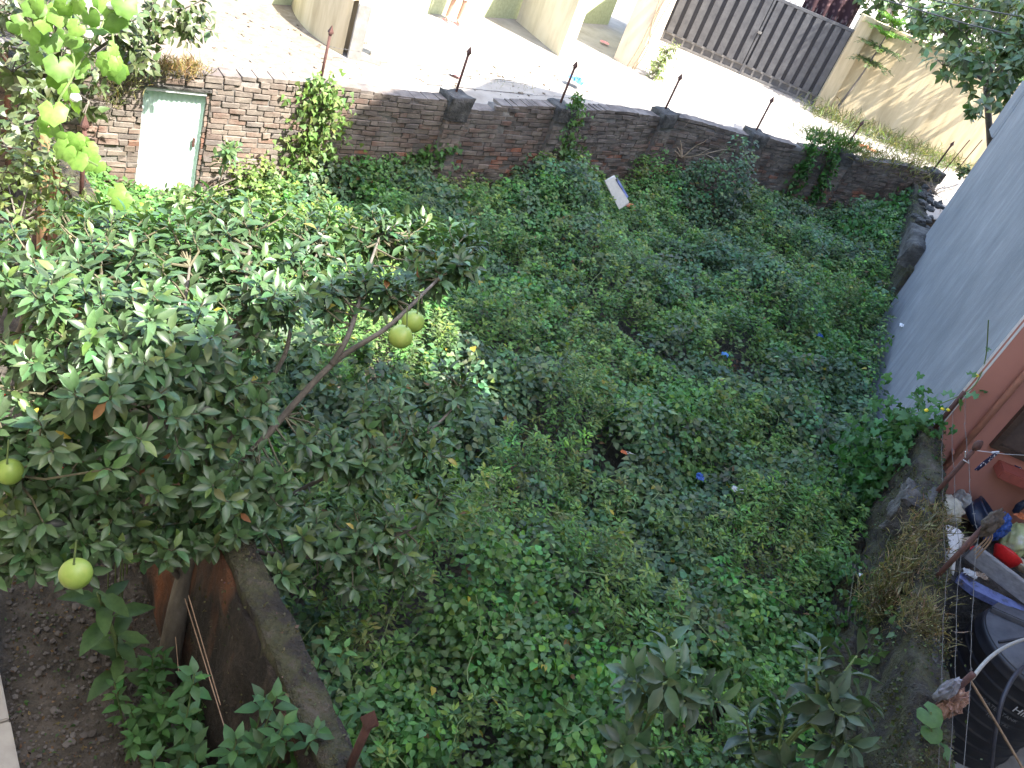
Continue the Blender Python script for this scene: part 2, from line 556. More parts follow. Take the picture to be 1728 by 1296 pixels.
def lump(name, c, size, mat, parent=None, sub=3, amp=0.18, freq=2.5, seed=0.0, rz=0.0, sharp=False):
    bm = bmesh.new()
    bmesh.ops.create_icosphere(bm, subdivisions=sub, radius=1.0)
    for v in bm.verts:
        p = v.co.copy()
        q = p * freq + Vector((seed, seed * 1.3, -seed))
        k = 1 + mnoise.noise(q) * amp + mnoise.noise(q * 2.7) * amp * 0.6
        if sharp:
            k += abs(mnoise.noise(q * 4.1)) * amp
        p = p * k
        v.co = Vector((p.x * size[0], p.y * size[1], p.z * size[2]))
    bmesh.ops.rotate(bm, verts=bm.verts[:], matrix=Matrix.Rotation(rz, 3, 'Z'))
    bmesh.ops.translate(bm, verts=bm.verts[:], vec=Vector(c))
    me = bpy.data.meshes.new(name)
    bm.to_mesh(me)
    bm.free()
    return link(name, me, mat, parent, smooth=not sharp)


# ------------------------------------------------------------ leaves
def tmpl(rows, droop=0.12, fold=0.16):
    """rows: (y, half width); a folded leaf blade along +Y, upper side +Z"""
    vs_, fs = [], []
    idx = []
    for y, w in rows:
        z = -droop * y * y
        if w < 1e-6:
            idx.append((len(vs_),))
            vs_.append((0, y, z))
        else:
            k = len(vs_)
            vs_ += [(-w, y, z + fold * w), (0, y, z), (w, y, z + fold * w)]
            idx.append((k, k + 1, k + 2))
    for a, b in zip(idx[:-1], idx[1:]):
        if len(a) == 1 and len(b) == 3:
            fs += [(a[0], b[1], b[0]), (a[0], b[2], b[1])]
        elif len(a) == 3 and len(b) == 1:
            fs += [(a[0], a[1], b[0]), (a[1], a[2], b[0])]
        else:
            fs += [(a[0], a[1], b[1], b[0]), (a[1], a[2], b[2], b[1])]
    return np.array(vs_, dtype=np.float64), fs


T_HEART = tmpl([(0, 0), (0.06, 0.3), (0.42, 0.36), (1, 0)], 0.25, 0.25)
T_LANCE = tmpl([(0, 0), (0.3, 0.15), (0.62, 0.16), (1, 0)], 0.3, 0.35)
T_CITRUS = tmpl([(0, 0.012), (0.12, 0.04), (0.35, 0.19), (0.65, 0.19), (0.88, 0.08), (1, 0)], 0.32, 0.4)
T_BROAD = tmpl([(0, 0.012), (0.14, 0.03), (0.32, 0.16), (0.6, 0.2), (0.85, 0.1), (1, 0)], 0.35, 0.3)
T_DIA = tmpl([(0, 0), (0.4, 0.3), (1, 0)], 0.2, 0.25)


def lobed(rad, n_sub=1, cup=0.12):
    """radial leaf: petiole at origin, rim points in polar form, blade in XY, centre raised"""
    vs_ = [(0, 0.0, 0.0)]
    fs = []
    n = len(rad)
    for i, (an, r) in enumerate(rad):
        a = math.radians(an)
        vs_.append((r * 0.5 * math.sin(a), r * 0.5 * math.cos(a), cup * 0.6 * r * (0.6 + 0.4 * (i % 2))))
    for i, (an, r) in enumerate(rad):
        a = math.radians(an)
        vs_.append((r * math.sin(a), r * math.cos(a), -cup * r * r + (0.09 if i % 2 else -0.04)))
    for i in range(n - 1):
        fs.append((0, 1 + i + 1, 1 + i))
        fs.append((1 + i, 2 + i, n + 2 + i, n + 1 + i))
    return np.array(vs_, dtype=np.float64), fs


T_SQUASH = lobed([(-168, 0.4), (-150, 0.6), (-125, 0.66), (-98, 0.78), (-75, 0.7), (-45, 0.84), (-24, 0.76), (0, 0.98), (24, 0.76), (45, 0.84), (75, 0.7), (98, 0.78), (125, 0.66), (150, 0.6), (168, 0.4)], cup=0.22)
T_ROUND = lobed([(-168, 0.5), (-140, 0.66), (-105, 0.72), (-70, 0.74), (-35, 0.8), (0, 0.86), (35, 0.8), (70, 0.74), (105, 0.72), (140, 0.66), (168, 0.5)], cup=0.2)
T_IVY = lobed([(-150, 0.4), (-115, 0.5), (-85, 0.34), (-50, 0.5), (-22, 0.42), (0, 0.85), (22, 0.42), (50, 0.5), (85, 0.34), (115, 0.5), (150, 0.4)], cup=0.15)
T_IVYS = tmpl([(0, 0.1), (0.12, 0.42), (0.45, 0.22), (1, 0)], 0.2, 0.2)


def unit(a):
    return a / np.maximum(np.linalg.norm(a, axis=-1, keepdims=True), 1e-9)


def frames(d, n):
    y = unit(d)
    z = n - (n * y).sum(-1, keepdims=True) * y
    z = unit(z)
    x = np.cross(y, z)
    return np.stack([x, y, z], axis=-1)       # columns


def leaf_batch(name, T, P, D, N, S, C, mat='leaf', parent=None, wid=None):
    P = np.asarray(P, float)
    n = len(P)
    if n == 0:
        P = np.zeros((1, 3))
        n = 1
    R = frames(np.asarray(D, float), np.asarray(N, float))
    tv, tf = T
    k = len(tv)
    S = np.broadcast_to(np.asarray(S, float).reshape(-1, 1, 1), (n, 1, 1))
    loc = np.broadcast_to(tv[None], (n, k, 3)).copy() * S
    if wid is not None:
        loc[:, :, 0] *= np.asarray(wid).reshape(-1, 1)
    V = np.einsum('nij,nkj->nki', R, loc) + P[:, None, :]
    V = V.reshape(-1, 3)
    loops, starts, totals = [], [], []
    st = 0
    fl = [i for f in tf for i in f]
    ft = [len(f) for f in tf]
    nl, nf = len(fl), len(ft)
    loops = (np.array(fl)[None, :] + (np.arange(n) * k)[:, None]).ravel()
    st0 = np.concatenate([[0], np.cumsum(ft)[:-1]])
    starts = (st0[None, :] + (np.arange(n) * nl)[:, None]).ravel()
    me = bpy.data.meshes.new(name)
    me.vertices.add(len(V))
    me.vertices.foreach_set('co', V.astype(np.float32).ravel())
    me.loops.add(len(loops))
    me.loops.foreach_set('vertex_index', loops.astype(np.int32))
    me.polygons.add(n * nf)
    me.polygons.foreach_set('loop_start', starts.astype(np.int32))
    me.polygons.foreach_set('use_smooth', np.ones(n * nf, dtype=bool))
    me.update(calc_edges=True)
    a = me.color_attributes.new('Col', 'FLOAT_COLOR', 'POINT')
    arr = np.ones((n, k, 4), dtype=np.float32)
    arr[:, :, :3] = np.clip(np.asarray(C, float), 0, 1)[:, None, :]
    a.data.foreach_set('color', arr.ravel())
    return link(name, me, mat, parent)


_lv = {}


def leaf_variants(key, T, mat, cols):
    """a handful of unit leaf meshes shared between alike leaves"""
    if key in _lv:
        return _lv[key]
    out = []
    for c in cols:
        me = bpy.data.meshes.new('leaf')
        tv = T[0].copy()
        tv[:, 2] += RNG.normal(0, 0.012, len(tv))
        me.from_pydata([tuple(v) for v in tv], [], T[1])
        a = me.color_attributes.new('Col', 'FLOAT_COLOR', 'POINT')
        arr = np.ones((len(tv), 4), dtype=np.float32)
        arr[:, :3] = c
        a.data.foreach_set('color', arr.ravel())
        me.polygons.foreach_set('use_smooth', [True] * len(me.polygons))
        me.materials.append(MAT[mat])
        me.update()
        out.append(me)
    _lv[key] = out
    return out


def leaf_objs(meshes, P, D, N, S, parent, name='leaf'):
    R = frames(np.asarray(D, float), np.asarray(N, float))
    for i in range(len(P)):
        o = bpy.data.objects.new(name, random.choice(meshes))
        COL.objects.link(o)
        o.parent = parent
        s = float(S[i])
        M = Matrix([[R[i, r, c] * s for c in range(3)] + [float(P[i][r])] for r in range(3)] + [[0, 0, 0, 1]])
        o.matrix_world = M
        o.matrix_basis = M


def vary(c, n, v=0.22, hue=0.12):
    c = np.array(c)[None] * (1 + RNG.normal(0, v, (n, 1)))
    c = c * (1 + RNG.normal(0, hue, (n, 3)))
    return np.clip(c, 0.004, 0.9)


def vnoise(x, y, s, seed=0):
    """smooth value noise in 0..1 on arrays"""
    x = x / s + seed * 17.3
    y = y / s - seed * 9.1
    xi, yi = np.floor(x).astype(int), np.floor(y).astype(int)
    fx, fy = x - xi, y - yi
    fx, fy = fx * fx * (3 - 2 * fx), fy * fy * (3 - 2 * fy)

    def h(a, b):
        v = np.sin(a * 127.1 + b * 311.7 + seed * 74.7) * 43758.5453
        return v - np.floor(v)
    return (h(xi, yi) * (1 - fx) + h(xi + 1, yi) * fx) * (1 - fy) + (h(xi, yi + 1) * (1 - fx) + h(xi + 1, yi + 1) * fx) * fy


def rdir(n, up=0.3):
    a = RNG.uniform(0, 2 * np.pi, n)
    return np.stack([np.cos(a), np.sin(a), RNG.normal(up, 0.3, n)], -1)


def upn(n, sp=0.45, bias=(0, -0.25, 1)):
    return unit(np.array(bias)[None] + RNG.normal(0, sp, (n, 3)))


def inpoly(x, y, poly):
    ins = np.zeros(len(x), bool)
    j = len(poly) - 1
    for i in range(len(poly)):
        xi, yi = poly[i]
        xj, yj = poly[j]
        c = ((yi > y) != (yj > y)) & (x < (xj - xi) * (y - yi) / (yj - yi + 1e-12) + xi)
        ins ^= c
        j = i
    return ins


def crumple(name, c, size, mat, parent=None, seed=0.0, n=9):
    """a crumpled scrap of film: folded sheet with torn outline"""
    vs_, fs = [], []
    for i in range(n):
        for j in range(n):
            u, v = i / (n - 1) * 2 - 1, j / (n - 1) * 2 - 1
            q = Vector((u * 1.3 + seed * 3.1, v * 1.3 - seed, seed))
            h = 0.75 * (1 - (u * u + v * v) * 0.5) + 0.75 * abs(mnoise.noise(q * 1.7)) + 0.45 * mnoise.noise(q * 4.0)
            w = 1 + 0.3 * mnoise.noise(q * 2.3 + Vector((9, 0, 0)))
            vs_.append(Vector((u * size[0] * w + mnoise.noise(q * 3 + Vector((0, 4, 0))) * size[0] * .3, v * size[1] * w, (h - 0.3) * size[2])) + Vector(c))
    for i in range(n - 1):
        for j in range(n - 1):
            if (i in (0, n - 2)) and (j in (0, n - 2)):
                continue
            k = i * n + j
            fs.append((k, k + n, k + n + 1, k + 1))
    o = MB().add(vs_, fs).build(name, mat, parent)
    md = o.modifiers.new('solid', 'SOLIDIFY')
    md.thickness = 0.003
    return o


# ============================================================ SETTING
def V2(p):
    return Vector((p[0], p[1], 0))


BW = [(-6.75, 8.06), (-3.93, 10.98), (-2.47, 12.6), (-1.09, 14.26), (0.6, 16.4), (2.46, 17.71), (4.49, 19.12), (6.95, 21.0)]
LW0, LW1 = (0.55, 1.85), (-6.75, 8.75)          # garden wall on the left
RWL = [(3.36, 3.0), (4.54, 8.9), (5.8, 15.6), (6.9, 20.9)]
RW0, RW1 = RWL[0], RWL[1]                         # boundary wall on the right


def sheet(name, poly, z, mat):
    me = bpy.data.meshes.new(name)
    me.from_pydata([(p[0], p[1], z) for p in poly], [], [tuple(range(len(poly)))])
    o = link(name, me, mat)
    o['kind'] = 'structure'
    return o


sheet('ground', [(-400, -400), (400, -400), (400, 600), (-400, 600)], -0.45, 'dirt')
sheet('street', [(-45, -31.5)] + BW + [(24, 32), (300, 180), (300, 500), (-300, 500), (-300, -31.5)], 0.6, 'street')
sheet('road_shoulder', [(-5.1, 12.6), (-4.9, 15.2), (-5.9, 15.9), (-6.9, 17.2), (-8.5, 20.2), (-30, 22), (-30, 6), (-9, 9.5), (-6.3, 10.6)], 0.604, 'dirt')
PLOT = [(0.6, 1.9), (-6.6, 8.6)] + BW[1:] + [(5.8, 15.6), (4.54, 8.9), (3.36, 3.0), (3.2, 1.2)]
sheet('plot_ground', PLOT, 0.0, 'soil')
sheet('garden_soil', [(0.5, 1.85), (-6.75, 8.7), (-16, -1), (-6, -8), (0.9, 0.9)], -0.01, 'soil')
sheet('yard_floor', [(3.3, 2.6), (4.6, 8.9), (12, 9.5), (14, -3), (3.3, -3)], -0.3, 'concrete')


# a paved strip along the house, slab by slab
TN = Vector((0.69, 0.724, 0)).normalized()
TT = Vector((-0.724, 0.69, 0)).normalized()
strip = tag(MB().box(TT * 2.0 + TN * 0.08 + Vector((0, 0, 0.03)), (9.0, 0.86, 0.1), math.atan2(TT.y, TT.x)).build('paved_strip', 'concrete'), kind='structure')
for k in range(9):
    c = TT * (-1.55 + k * 0.9) + TN * 0.09 + Vector((0, 0, 0.12))
    MB().box(c, (0.885, 0.87, 0.085), math.atan2(TT.y, TT.x) + random.uniform(-.006, .006)).build('paving_slab', 'paver', strip, bevel=0.008)

# ---------------------------------------------------------------- the house the photo is taken from
own = empty('own_house', 'tall plastered house behind the paved strip, at the viewer\'s back', 'house')
hp = [TT * -9 + TN * -0.45, TT * 10 + TN * -0.45, TT * 10 + TN * -9, TT * -9 + TN * -9]
MB().prism([(p.x, p.y) for p in hp], -0.4, 8.8).build('wall', 'cream', own)
MB().prism([(p.x, p.y) for p in [TT * -9.2 + TN * -0.3, TT * 10.2 + TN * -0.3, TT * 10.2 + TN * -9.2, TT * -9.2 + TN * -9.2]], 8.81, 9.0).build('roof_slab', 'concrete', own)

# ---------------------------------------------------------------- right-hand house: grey side wall, terracotta front
rh = empty('neighbour_house', 'tall house with grey rendered side wall and terracotta front at the right', 'house')
GN, GF = Vector((4.54, 8.81, 0)), Vector((5.73, 15.68, 0))
MB().prism([(4.545, 8.81), (5.735, 15.68), (15, 21.5), (15, 8.83)], -0.4, 14.4).build('side_wall', 'greyplaster', rh)
MB().prism([(4.56, 8.79), (15, 8.79), (15, 8.822), (4.56, 8.822)], -0.4, 7.0).build('front_wall', 'terracotta', rh)
MB().prism([(4.545, 8.795), (8.5, 4.9), (8.5, 8.785), (4.56, 8.785)], 6.3, 14.4).build('added_shade_overhang', 'terracotta', rh)  # added overhang above the view, shaped to outline the shade on the plot
MB().prism([(4.535, 8.80), (4.60, 8.785), (4.62, 8.80), (4.55, 8.83)], 1.0, 7.0).build('corner_bead', 'white', rh)
# end slab that shows at the far corner
gd = (GF - GN).normalized()
MB().prism([(5.72, 15.62), (5.70, 15.70), (5.83, 16.35), (6.3, 16.4), (6.2, 15.9), (5.9, 15.72)], 3.62, 4.5).build('ledge', 'greyplaster', rh)


def win(x0, x1, z0, z1, y, parent):
    w = empty('window', None, None)
    w.parent = parent
    fr = MB()
    t = 0.07
    fr.box(((x0 + x1) / 2, y - 0.025, z0 + t / 2), (x1 - x0, 0.07, t))
    fr.box(((x0 + x1) / 2, y - 0.025, z1 - t / 2), (x1 - x0, 0.07, t))
    fr.box((x0 + t / 2, y - 0.025, (z0 + z1) / 2), (t, 0.07, z1 - z0 - 2 * t))
    fr.box((x1 - t / 2, y - 0.025, (z0 + z1) / 2), (t, 0.07, z1 - z0 - 2 * t))
    fr.box(((x0 + x1) / 2, y - 0.025, (z0 + z1) / 2), (t, 0.06, z1 - z0 - 2 * t))
    fr.build('frame', 'darkwood', w)
    for s in (-1, 1):
        MB().box(((x0 + x1) / 2 + s * (x1 - x0) / 4, y - 0.008, (z0 + z1) / 2), ((x1 - x0) / 2 - t * 1.5, 0.012, z1 - z0 - 2 * t)).build('pane', 'glass', w)
    return w


win(5.17, 6.5, 1.74, 3.0, 8.79, rh)
MB().box((6.05, 8.68, 1.56), (1.35, 0.22, 0.12)).build('window_sill', 'terratrim', rh, bevel=0.01)
pp = MB()
pp.tube([(4.92, 8.73, 0.9), (4.92, 8.73, 6.9)], 0.035, 10)
pp.build('downpipe', 'terrapipe', rh, True)
for z in (1.5, 2.9, 4.4):
    MB().box((4.92, 8.75, z), (0.1, 0.07, 0.03)).build('pipe_bracket', 'terrapipe', rh)

# added house block, out of frame, shaped so its shade fills the plot
nb = empty('added_shade_house', 'added unseen house block right of the tank yard, shaped to shade the plot', 'house')
MB().prism([(5.2, -5), (5.2, 0.7), (6.4, 4.4), (8.52, 4.88), (8.52, 8.7), (16, 8.7), (16, -5)], -0.4, 7.1).build('wall', 'cream', nb)
MB().prism([(5.15, -5), (5.15, 0.7), (6.35, 4.4), (8.5, 4.89), (15.9, 4.89), (15.9, -5)], 7.11, 14.4).build('upper_shade_block', 'cream', nb)

# ---------------------------------------------------------------- brick wall at the back
bwall = empty('brick_wall', 'weathered brick boundary wall across the back of the overgrown plot', 'wall')
U = (V2(BW[0]) - V2(BW[1])).normalized()        # from the first post towards the left corner
DS_R = (at(346, 150, 1.4) - V2(BW[1])).dot(U)
DS_L = (at(240, 147, 1.4) - V2(BW[1])).dot(U)
WTOP, WT = 1.66, 0.23
brick_list = []


def top_at(s, seg):
    z = 1.69 + 0.03 * math.sin(s * 2.1 + seg * 1.7)
    if seg == 2 and 0.15 < s < 0.75:
        z -= 0.10
    if seg == 2 and s <= 0.15:
        z -= 0.02
    return z


REDS = [(0.15, 0.085, 0.062), (0.17, 0.105, 0.08), (0.14, 0.1, 0.085), (0.13, 0.1, 0.09), (0.185, 0.14, 0.11), (0.19, 0.09, 0.06), (0.11, 0.085, 0.075), (0.2, 0.16, 0.13)]


def lay(a, b, seg, off, z0, z1, s0=0.0, s1=None, hole=None, proud=0.018):
    """bricks of one face; the face normal looks into the plot"""
    a, b = V2(a), V2(b)
    d = (b - a)
    L = d.length
    d.normalize()
    n = Vector((d.y, -d.x, 0))
    s1 = L if s1 is None else s1
    rz = math.atan2(d.y, d.x)
    nc = int((z1 - z0) / 0.076)
    for k in range(nc + 1):
        z = z0 + 0.038 + k * 0.076
        s = s0 - (0.12 if k % 2 else 0.0) - random.uniform(0, 0.05)
        while s < s1:
            bl = 0.218 if random.random() < 0.8 else 0.11
            bl += random.uniform(-0.012, 0.012)
            lo, hi = max(s, s0), min(s + bl, s1)
            s += bl + 0.013
            if hi - lo < 0.035:
                continue
            m = (lo + hi) / 2
            if z + 0.03 > top_at(m, seg):
                continue
            if hole and z < hole[2]:
                if lo < hole[0] < hi:
                    hi = hole[0] - 0.005
                elif lo < hole[1] < hi:
                    lo = hole[1] + 0.005
                elif lo >= hole[0] and hi <= hole[1]:
                    continue
                if hi - lo < 0.03:
                    continue
                m = (lo + hi) / 2
            pr = proud + random.uniform(-0.012, 0.012)
            if random.random() < 0.03:
                pr -= 0.02
            c = a + d * m + n * (off + pr - 0.03)
            col = random.choice(REDS)
            f = random.uniform(0.6, 1.2)
            if z < 1.0 and seg >= 1 and random.random() < 0.14:
                col, f = (0.28, 0.09, 0.045), random.uniform(0.9, 1.15)
            if random.random() < 0.16:
                col = (0.1, 0.085, 0.08)
            brick_list.append(((c.x, c.y, z + random.uniform(-.004, .004)), (hi - lo, 0.06, 0.062 + random.uniform(-.006, .004)), rz + random.uniform(-.02, .02), tuple(x * f for x in col)))


for i in range(len(BW) - 1):
    a, b = BW[i], BW[i + 1]
    L = (V2(b) - V2(a)).length
    d = (V2(b) - V2(a)).normalized()
    if i == 0:
        hl, hr = L - DS_L, L - DS_R
        rough_box('wall_core', a, V2(a) + d * hl, WT, -0.1, WTOP - 0.02, 'mortar', bwall, 0.12, 0.012, 3, 0.02)
        rough_box('wall_core', V2(a) + d * hr, b, WT, -0.1, WTOP - 0.02, 'mortar', bwall, 0.12, 0.012, 3, 0.02)
        rough_box('wall_core', V2(a) + d * hl, V2(a) + d * hr, WT, 1.47, WTOP - 0.02, 'mortar', bwall, 0.12, 0.008, 3, 0.02)
        lay(a, b, i, WT / 2, 0.0, 1.74, hole=(hl, hr, 1.5))
        # jambs inside the doorway
        for q in range(19):
            brick_list.append((tuple(V2(a) + d * (hr - 0.02) + Vector((0, 0, 0.04 + q * 0.076))), (0.04, 0.21, 0.06), math.atan2(d.y, d.x), random.choice(REDS)))
    else:
        e = V2(a) + d * 0.0
        top = WTOP - 0.02
        if i == 2:
            rough_box('wall_core', a, V2(a) + d * 0.15, WT, -0.1, top, 'mortar', bwall, 0.1, 0.012, 3, 0.02)
            rough_box('wall_core', V2(a) + d * 0.16, V2(a) + d * 0.75, WT, -0.1, top - 0.1, 'mortar', bwall, 0.1, 0.02, 3, 0.03)
            rough_box('wall_core', V2(a) + d * 0.76, b, WT, -0.1, top, 'mortar', bwall, 0.12, 0.012, 3, 0.03)
        else:
            rough_box('wall_core', a, b, WT, -0.1, top, 'mortar', bwall, 0.13, 0.012, 3, 0.03, seed=i)
        lay(a, b, i, WT / 2, 0.15, 1.74)
    # coping course of headers on top
    s = 0.0
    n = Vector((d.y, -d.x, 0))
    while s < L - 0.05:
        w = random.uniform(0.1, 0.12) if random.random() < 0.4 else random.uniform(0.19, 0.23)
        m = s + w / 2
        z = top_at(m, i) - 0.005
        if random.random() < 0.985:
            c = V2(a) + d * m
            g = random.uniform(0.6, 1.1)
            brick_list.append(((c.x, c.y, z), (w, WT + 0.02, 0.05), math.atan2(d.y, d.x) + random.uniform(-.012, .012), (0.17 * g, 0.125 * g, 0.1 * g)))
        s += w + 0.004
# piers under the posts
for i in range(2, 8):
    p = V2(BW[i])
    d = (V2(BW[i]) - V2(BW[i - 1])).normalized()
    n = Vector((d.y, -d.x, 0))
    a0 = p - d * 0.18 + n * 0.0
    a1 = p + d * 0.18
    MB().prism([(q.x, q.y) for q in (a0 + n * 0.1, a1 + n * 0.1, a1 + n * 0.2, a0 + n * 0.2)][::-1], -0.1, 1.6).build('pier_core', 'mortar', bwall)
    lay(a0, a1, 9, 0.195, 0.15, 1.42)
    cc = p + n * 0.05
    rough_box('pier_cap', cc - d * 0.2, cc + d * 0.2, 0.36, 1.42 if i == 2 else 1.52, 1.77, 'pier', bwall, 0.06, 0.035, 4, 0.03, seed=i * 3.3)

# the 300 bricks that show largest are single bricks, the rest one mass
vis = []
for bk in brick_list:
    c = Vector(bk[0])
    rel = c - Vector((0, 0, CAM_Z))
    zc = rel.dot(_fw)
    px = 864 + rel.dot(camx) / zc * FPX
    py = 648 - rel.dot(camy) / zc * FPX
    sc = bk[1][0] / zc
    ok = 160 < px < 1560 and py > 0 and c.z > 0.75
    vis.append(-sc if ok else 1)
order = sorted(range(len(vis)), key=lambda k: vis[k])
single = set(order[:300])
rest = MB()
bm_cache = {}
for k, (c, sz, rz, col) in enumerate(brick_list):
    if k in single:
        key = (round(col[0] * 40), round(col[1] * 60))
        if key not in bm_cache:
            me = MB().box((0, 0, 0), (1, 1, 1), 0, col, 0.03).mesh('brick')
            bm = bmesh.new()
            bm.from_mesh(me)
            bmesh.ops.bevel(bm, geom=bm.edges[:], offset=0.045, segments=1, affect='EDGES')
            bm.to_mesh(me)
            bm.free()
            me.materials.append(MAT['brick'])
            bm_cache[key] = me
        o = bpy.data.objects.new('brick', bm_cache[key])
        COL.objects.link(o)
        o.parent = bwall
        o.location, o.scale, o.rotation_euler = c, sz, (0, random.uniform(-.015, .015), rz)
    else:
        rest.box(c, sz, rz, col, 0.008)
tag(rest.build('brickwork', 'brick', bwall), kind='stuff')

# corrugated tin door in the wall
dr = empty('door', None, None)
dr.parent = bwall
dL, dR = V2(BW[1]) + U * DS_L, V2(BW[1]) + U * DS_R
dd = (dR - dL).normalized()
dn = Vector((dd.y, -dd.x, 0))
W = (dR - dL).length
cor = MB()
vs_, fs = [], []
N = 60
for i in range(N + 1):
    s = 0.02 + (W - 0.07) * i / N
    p = dL + dd * s + dn * (0.035 + 0.007 * math.cos(i * 2 * math.pi / 5))
    vs_ += [(p.x, p.y, 0.03), (p.x, p.y, 1.38)]
for i in range(N):
    fs.append((2 * i, 2 * i + 2, 2 * i + 3, 2 * i + 1))
for i in range(N + 1):
    q = Vector(vs_[2 * i]) - dn * 0.006
    vs_ += []
cor.add(vs_, fs)
o = cor.build('door_panel', 'tin', dr)
md = o.modifiers.new('solid', 'SOLIDIFY')
md.thickness = 0.006
fr = MB()
rz = math.atan2(dd.y, dd.x)
for s in (0.012, W - 0.035):
    p = dL + dd * s + dn * 0.045
    fr.box((p.x, p.y, 0.71), (0.03, 0.045, 1.4), rz)
fr.build('door_frame', 'tin', dr)
p = (dL + dR) / 2 + dn * 0.07
MB().box((p.x - dd.x * .02, p.y - dd.y * .02, 1.43), (W - 0.05, 0.1, 0.055), rz).build('lintel', 'white', dr, bevel=0.008)
p2_ = (dL + dR) / 2 + dn * 0.04
MB().box((p2_.x, p2_.y, 1.475), (W + 0.14, 0.2, 0.03), rz).build('lintel_slab', 'pier', dr)
MB().box(tuple(dL + dd * (W - 0.12) + dn * 0.065 + Vector((0, 0, 0.75))), (0.03, 0.02, 0.12), rz).build('latch', 'rust', dr)

# ---------------------------------------------------------------- garden wall on the left, boundary wall on the right
gw = empty('garden_wall', 'mossy old wall with orange stain running beside the citrus trunk', 'wall')
rough_box('wall_core', LW0, LW1, 0.24, -0.1, 1.66, 'gardenwall', gw, 0.05, 0.03, 3.5, 0.04)
rough_box('coping', LW0, LW1, 0.19, 1.58, 1.72, 'mossywall', gw, 0.05, 0.022, 5.0, 0.03, seed=4)
rw = empty('mossy_wall', 'crumbling moss-covered boundary wall between vines and water tank', 'wall')
rough_box('wall_core', RW0, RW1, 0.26, -0.35, 1.66, 'mossywall', rw, 0.045, 0.05, 5.5, 0.1, seed=2)
rdir_ = (V2(RW1) - V2(RW0)).normalized()
rnrm = Vector((-rdir_.y, rdir_.x, 0))            # towards the plot
rough_box('footing', V2(RW0) + rnrm * 0.2, V2(RW0) + rdir_ * 4.6 + rnrm * 0.2, 0.2, -0.1, 0.75, 'mossywall', rw, 0.05, 0.09, 4.4, 0.35, seed=7)
rough_box('broken_cap', V2(RW0) + rdir_ * 3.95 + rnrm * 0.2, V2(RW0) + rdir_ * 4.5 + rnrm * 0.1, 0.26, 1.35, 1.76, 'pier', rw, 0.035, 0.06, 6.0, 0.16, seed=11)
rough_box('plaster_strip', V2(RW0) + rdir_ * 1.3 + rnrm * -0.06, V2(RW0) + rdir_ * 2.5 + rnrm * -0.06, 0.07, 1.5, 1.64, 'pier', rw, 0.05, 0.02, 5.0, 0.02, seed=12)
fw_ = empty('corner_wall', 'low mossy wall with broken cap beyond the grey house corner', 'wall')
rough_box('wall_core', (5.62, 14.7), (6.75, 20.7), 0.3, -0.1, 1.42, 'mossywall', fw_, 0.09, 0.04, 2.2, 0.1, seed=5)
rough_box('broken_cap', (5.55, 14.9), (5.85, 16.4), 0.4, 1.3, 1.66, 'pier', fw_, 0.06, 0.06, 3.0, 0.1, seed=9)
for k in range(26):
    t = random.random()
    p = Vector((5.95 + t * 0.9, 16.6 + t * 3.6, 1.42 + random.uniform(0, 0.14))) + Vector((random.uniform(-.15, .3), random.uniform(-.2, .2), 0))
    lump('rubble_stone', p, (random.uniform(.05, .12), random.uniform(.05, .14), random.uniform(.03, .07)), 'pier', fw_, 1, 0.35, 2.2, k * 3.7, random.uniform(0, 3), True)


# ---------------------------------------------------------------- spear-tipped iron posts
def post(base, label, h=0.75, lean=(0, 0), r=0.02, head=True, group='spear-tipped iron posts on the walls', cat='post'):
    b = Vector(base)
    e = empty('iron_post', label, cat, group)
    e.location = b
    ax = Vector((lean[0], lean[1], 1)).normalized()
    sh = MB()
    sh.tube([ax * -0.12, ax * (h - 0.09)], [r, r * 0.95], 8)
    sh.build('shaft', 'rust', e, True)
    if head:
        M = ax.to_track_quat('Z', 'Y').to_matrix()
        hd = MB()
        hd.lathe([(r, 0), (r * 2.1, 0.004), (r * 2.0, 0.022), (0.002, 0.105)], ax * (h - 0.1), 4, M)
        hd.build('spear_tip', 'rust', e)
        MB().lathe([(r * 1.25, -0.02), (r * 1.4, -0.01), (r * 1.25, 0.0)], ax * (h - 0.1), 8, M).build('collar', 'rust', e)
    return e


PL = ['rusty spear post rising out of the sunlit ivy on the brick wall',
      'rusty spear post on the broken grey pier left of the notch in the wall top',
      'rusty spear post standing just left of the blue bag on the street',
      'rusty spear post at the left end of the gate, left of the dead twigs',
      'rusty spear post in front of the dark gate, right of the bare dead twigs',
      'rusty leaning spear post right of the creeper on the wall top, before the yellow wall',
      'rusty spear post at the far corner beside the grey house']
for i in range(7):
    b = V2(BW[i + 1])
    post((b.x, b.y, 1.7), PL[i], 0.77, ((0, 0), (0.02, 0), (0.02, 0), (0.02, 0), (0.0, 0), (0.06, 0), (0.05, 0))[i])
p = at(137, 335, 1.68)
post(p, 'rusty spear post on the garden wall beside the tin door', 0.78)
p = at(588, 1300, 1.68)
post(p, 'dark rusty spear post at the bottom edge, right of the garden wall', 0.55, r=0.023)
p1 = at(1576, 836, 1.68)
post(p1, 'rusty post with a knobbed top in front of the terracotta wall', 0.7, (0.0, 0.0), 0.024, head=False)
p2 = at(1580, 974, 1.68)
post(p2, 'rusty post wrapped in brown rag above the white sack', 0.72, (0.03, 0.05), 0.024, head=False)
p3 = at(1573, 1200, 1.66)
post(p3, 'rusty post with crumpled film tied to it beside the black tank', 0.55, (0.02, 0.02), 0.024, head=False)
p4 = at(1578, 722, 1.7)
post(p4, 'dark broken post overgrown by the flowering creeper near the grey wall', 0.62, (0.0, 0.0), 0.028, head=False)
PP = [p1, p2, p3, p4]


# ============================================================ ACROSS THE STREET
SZ = 0.6
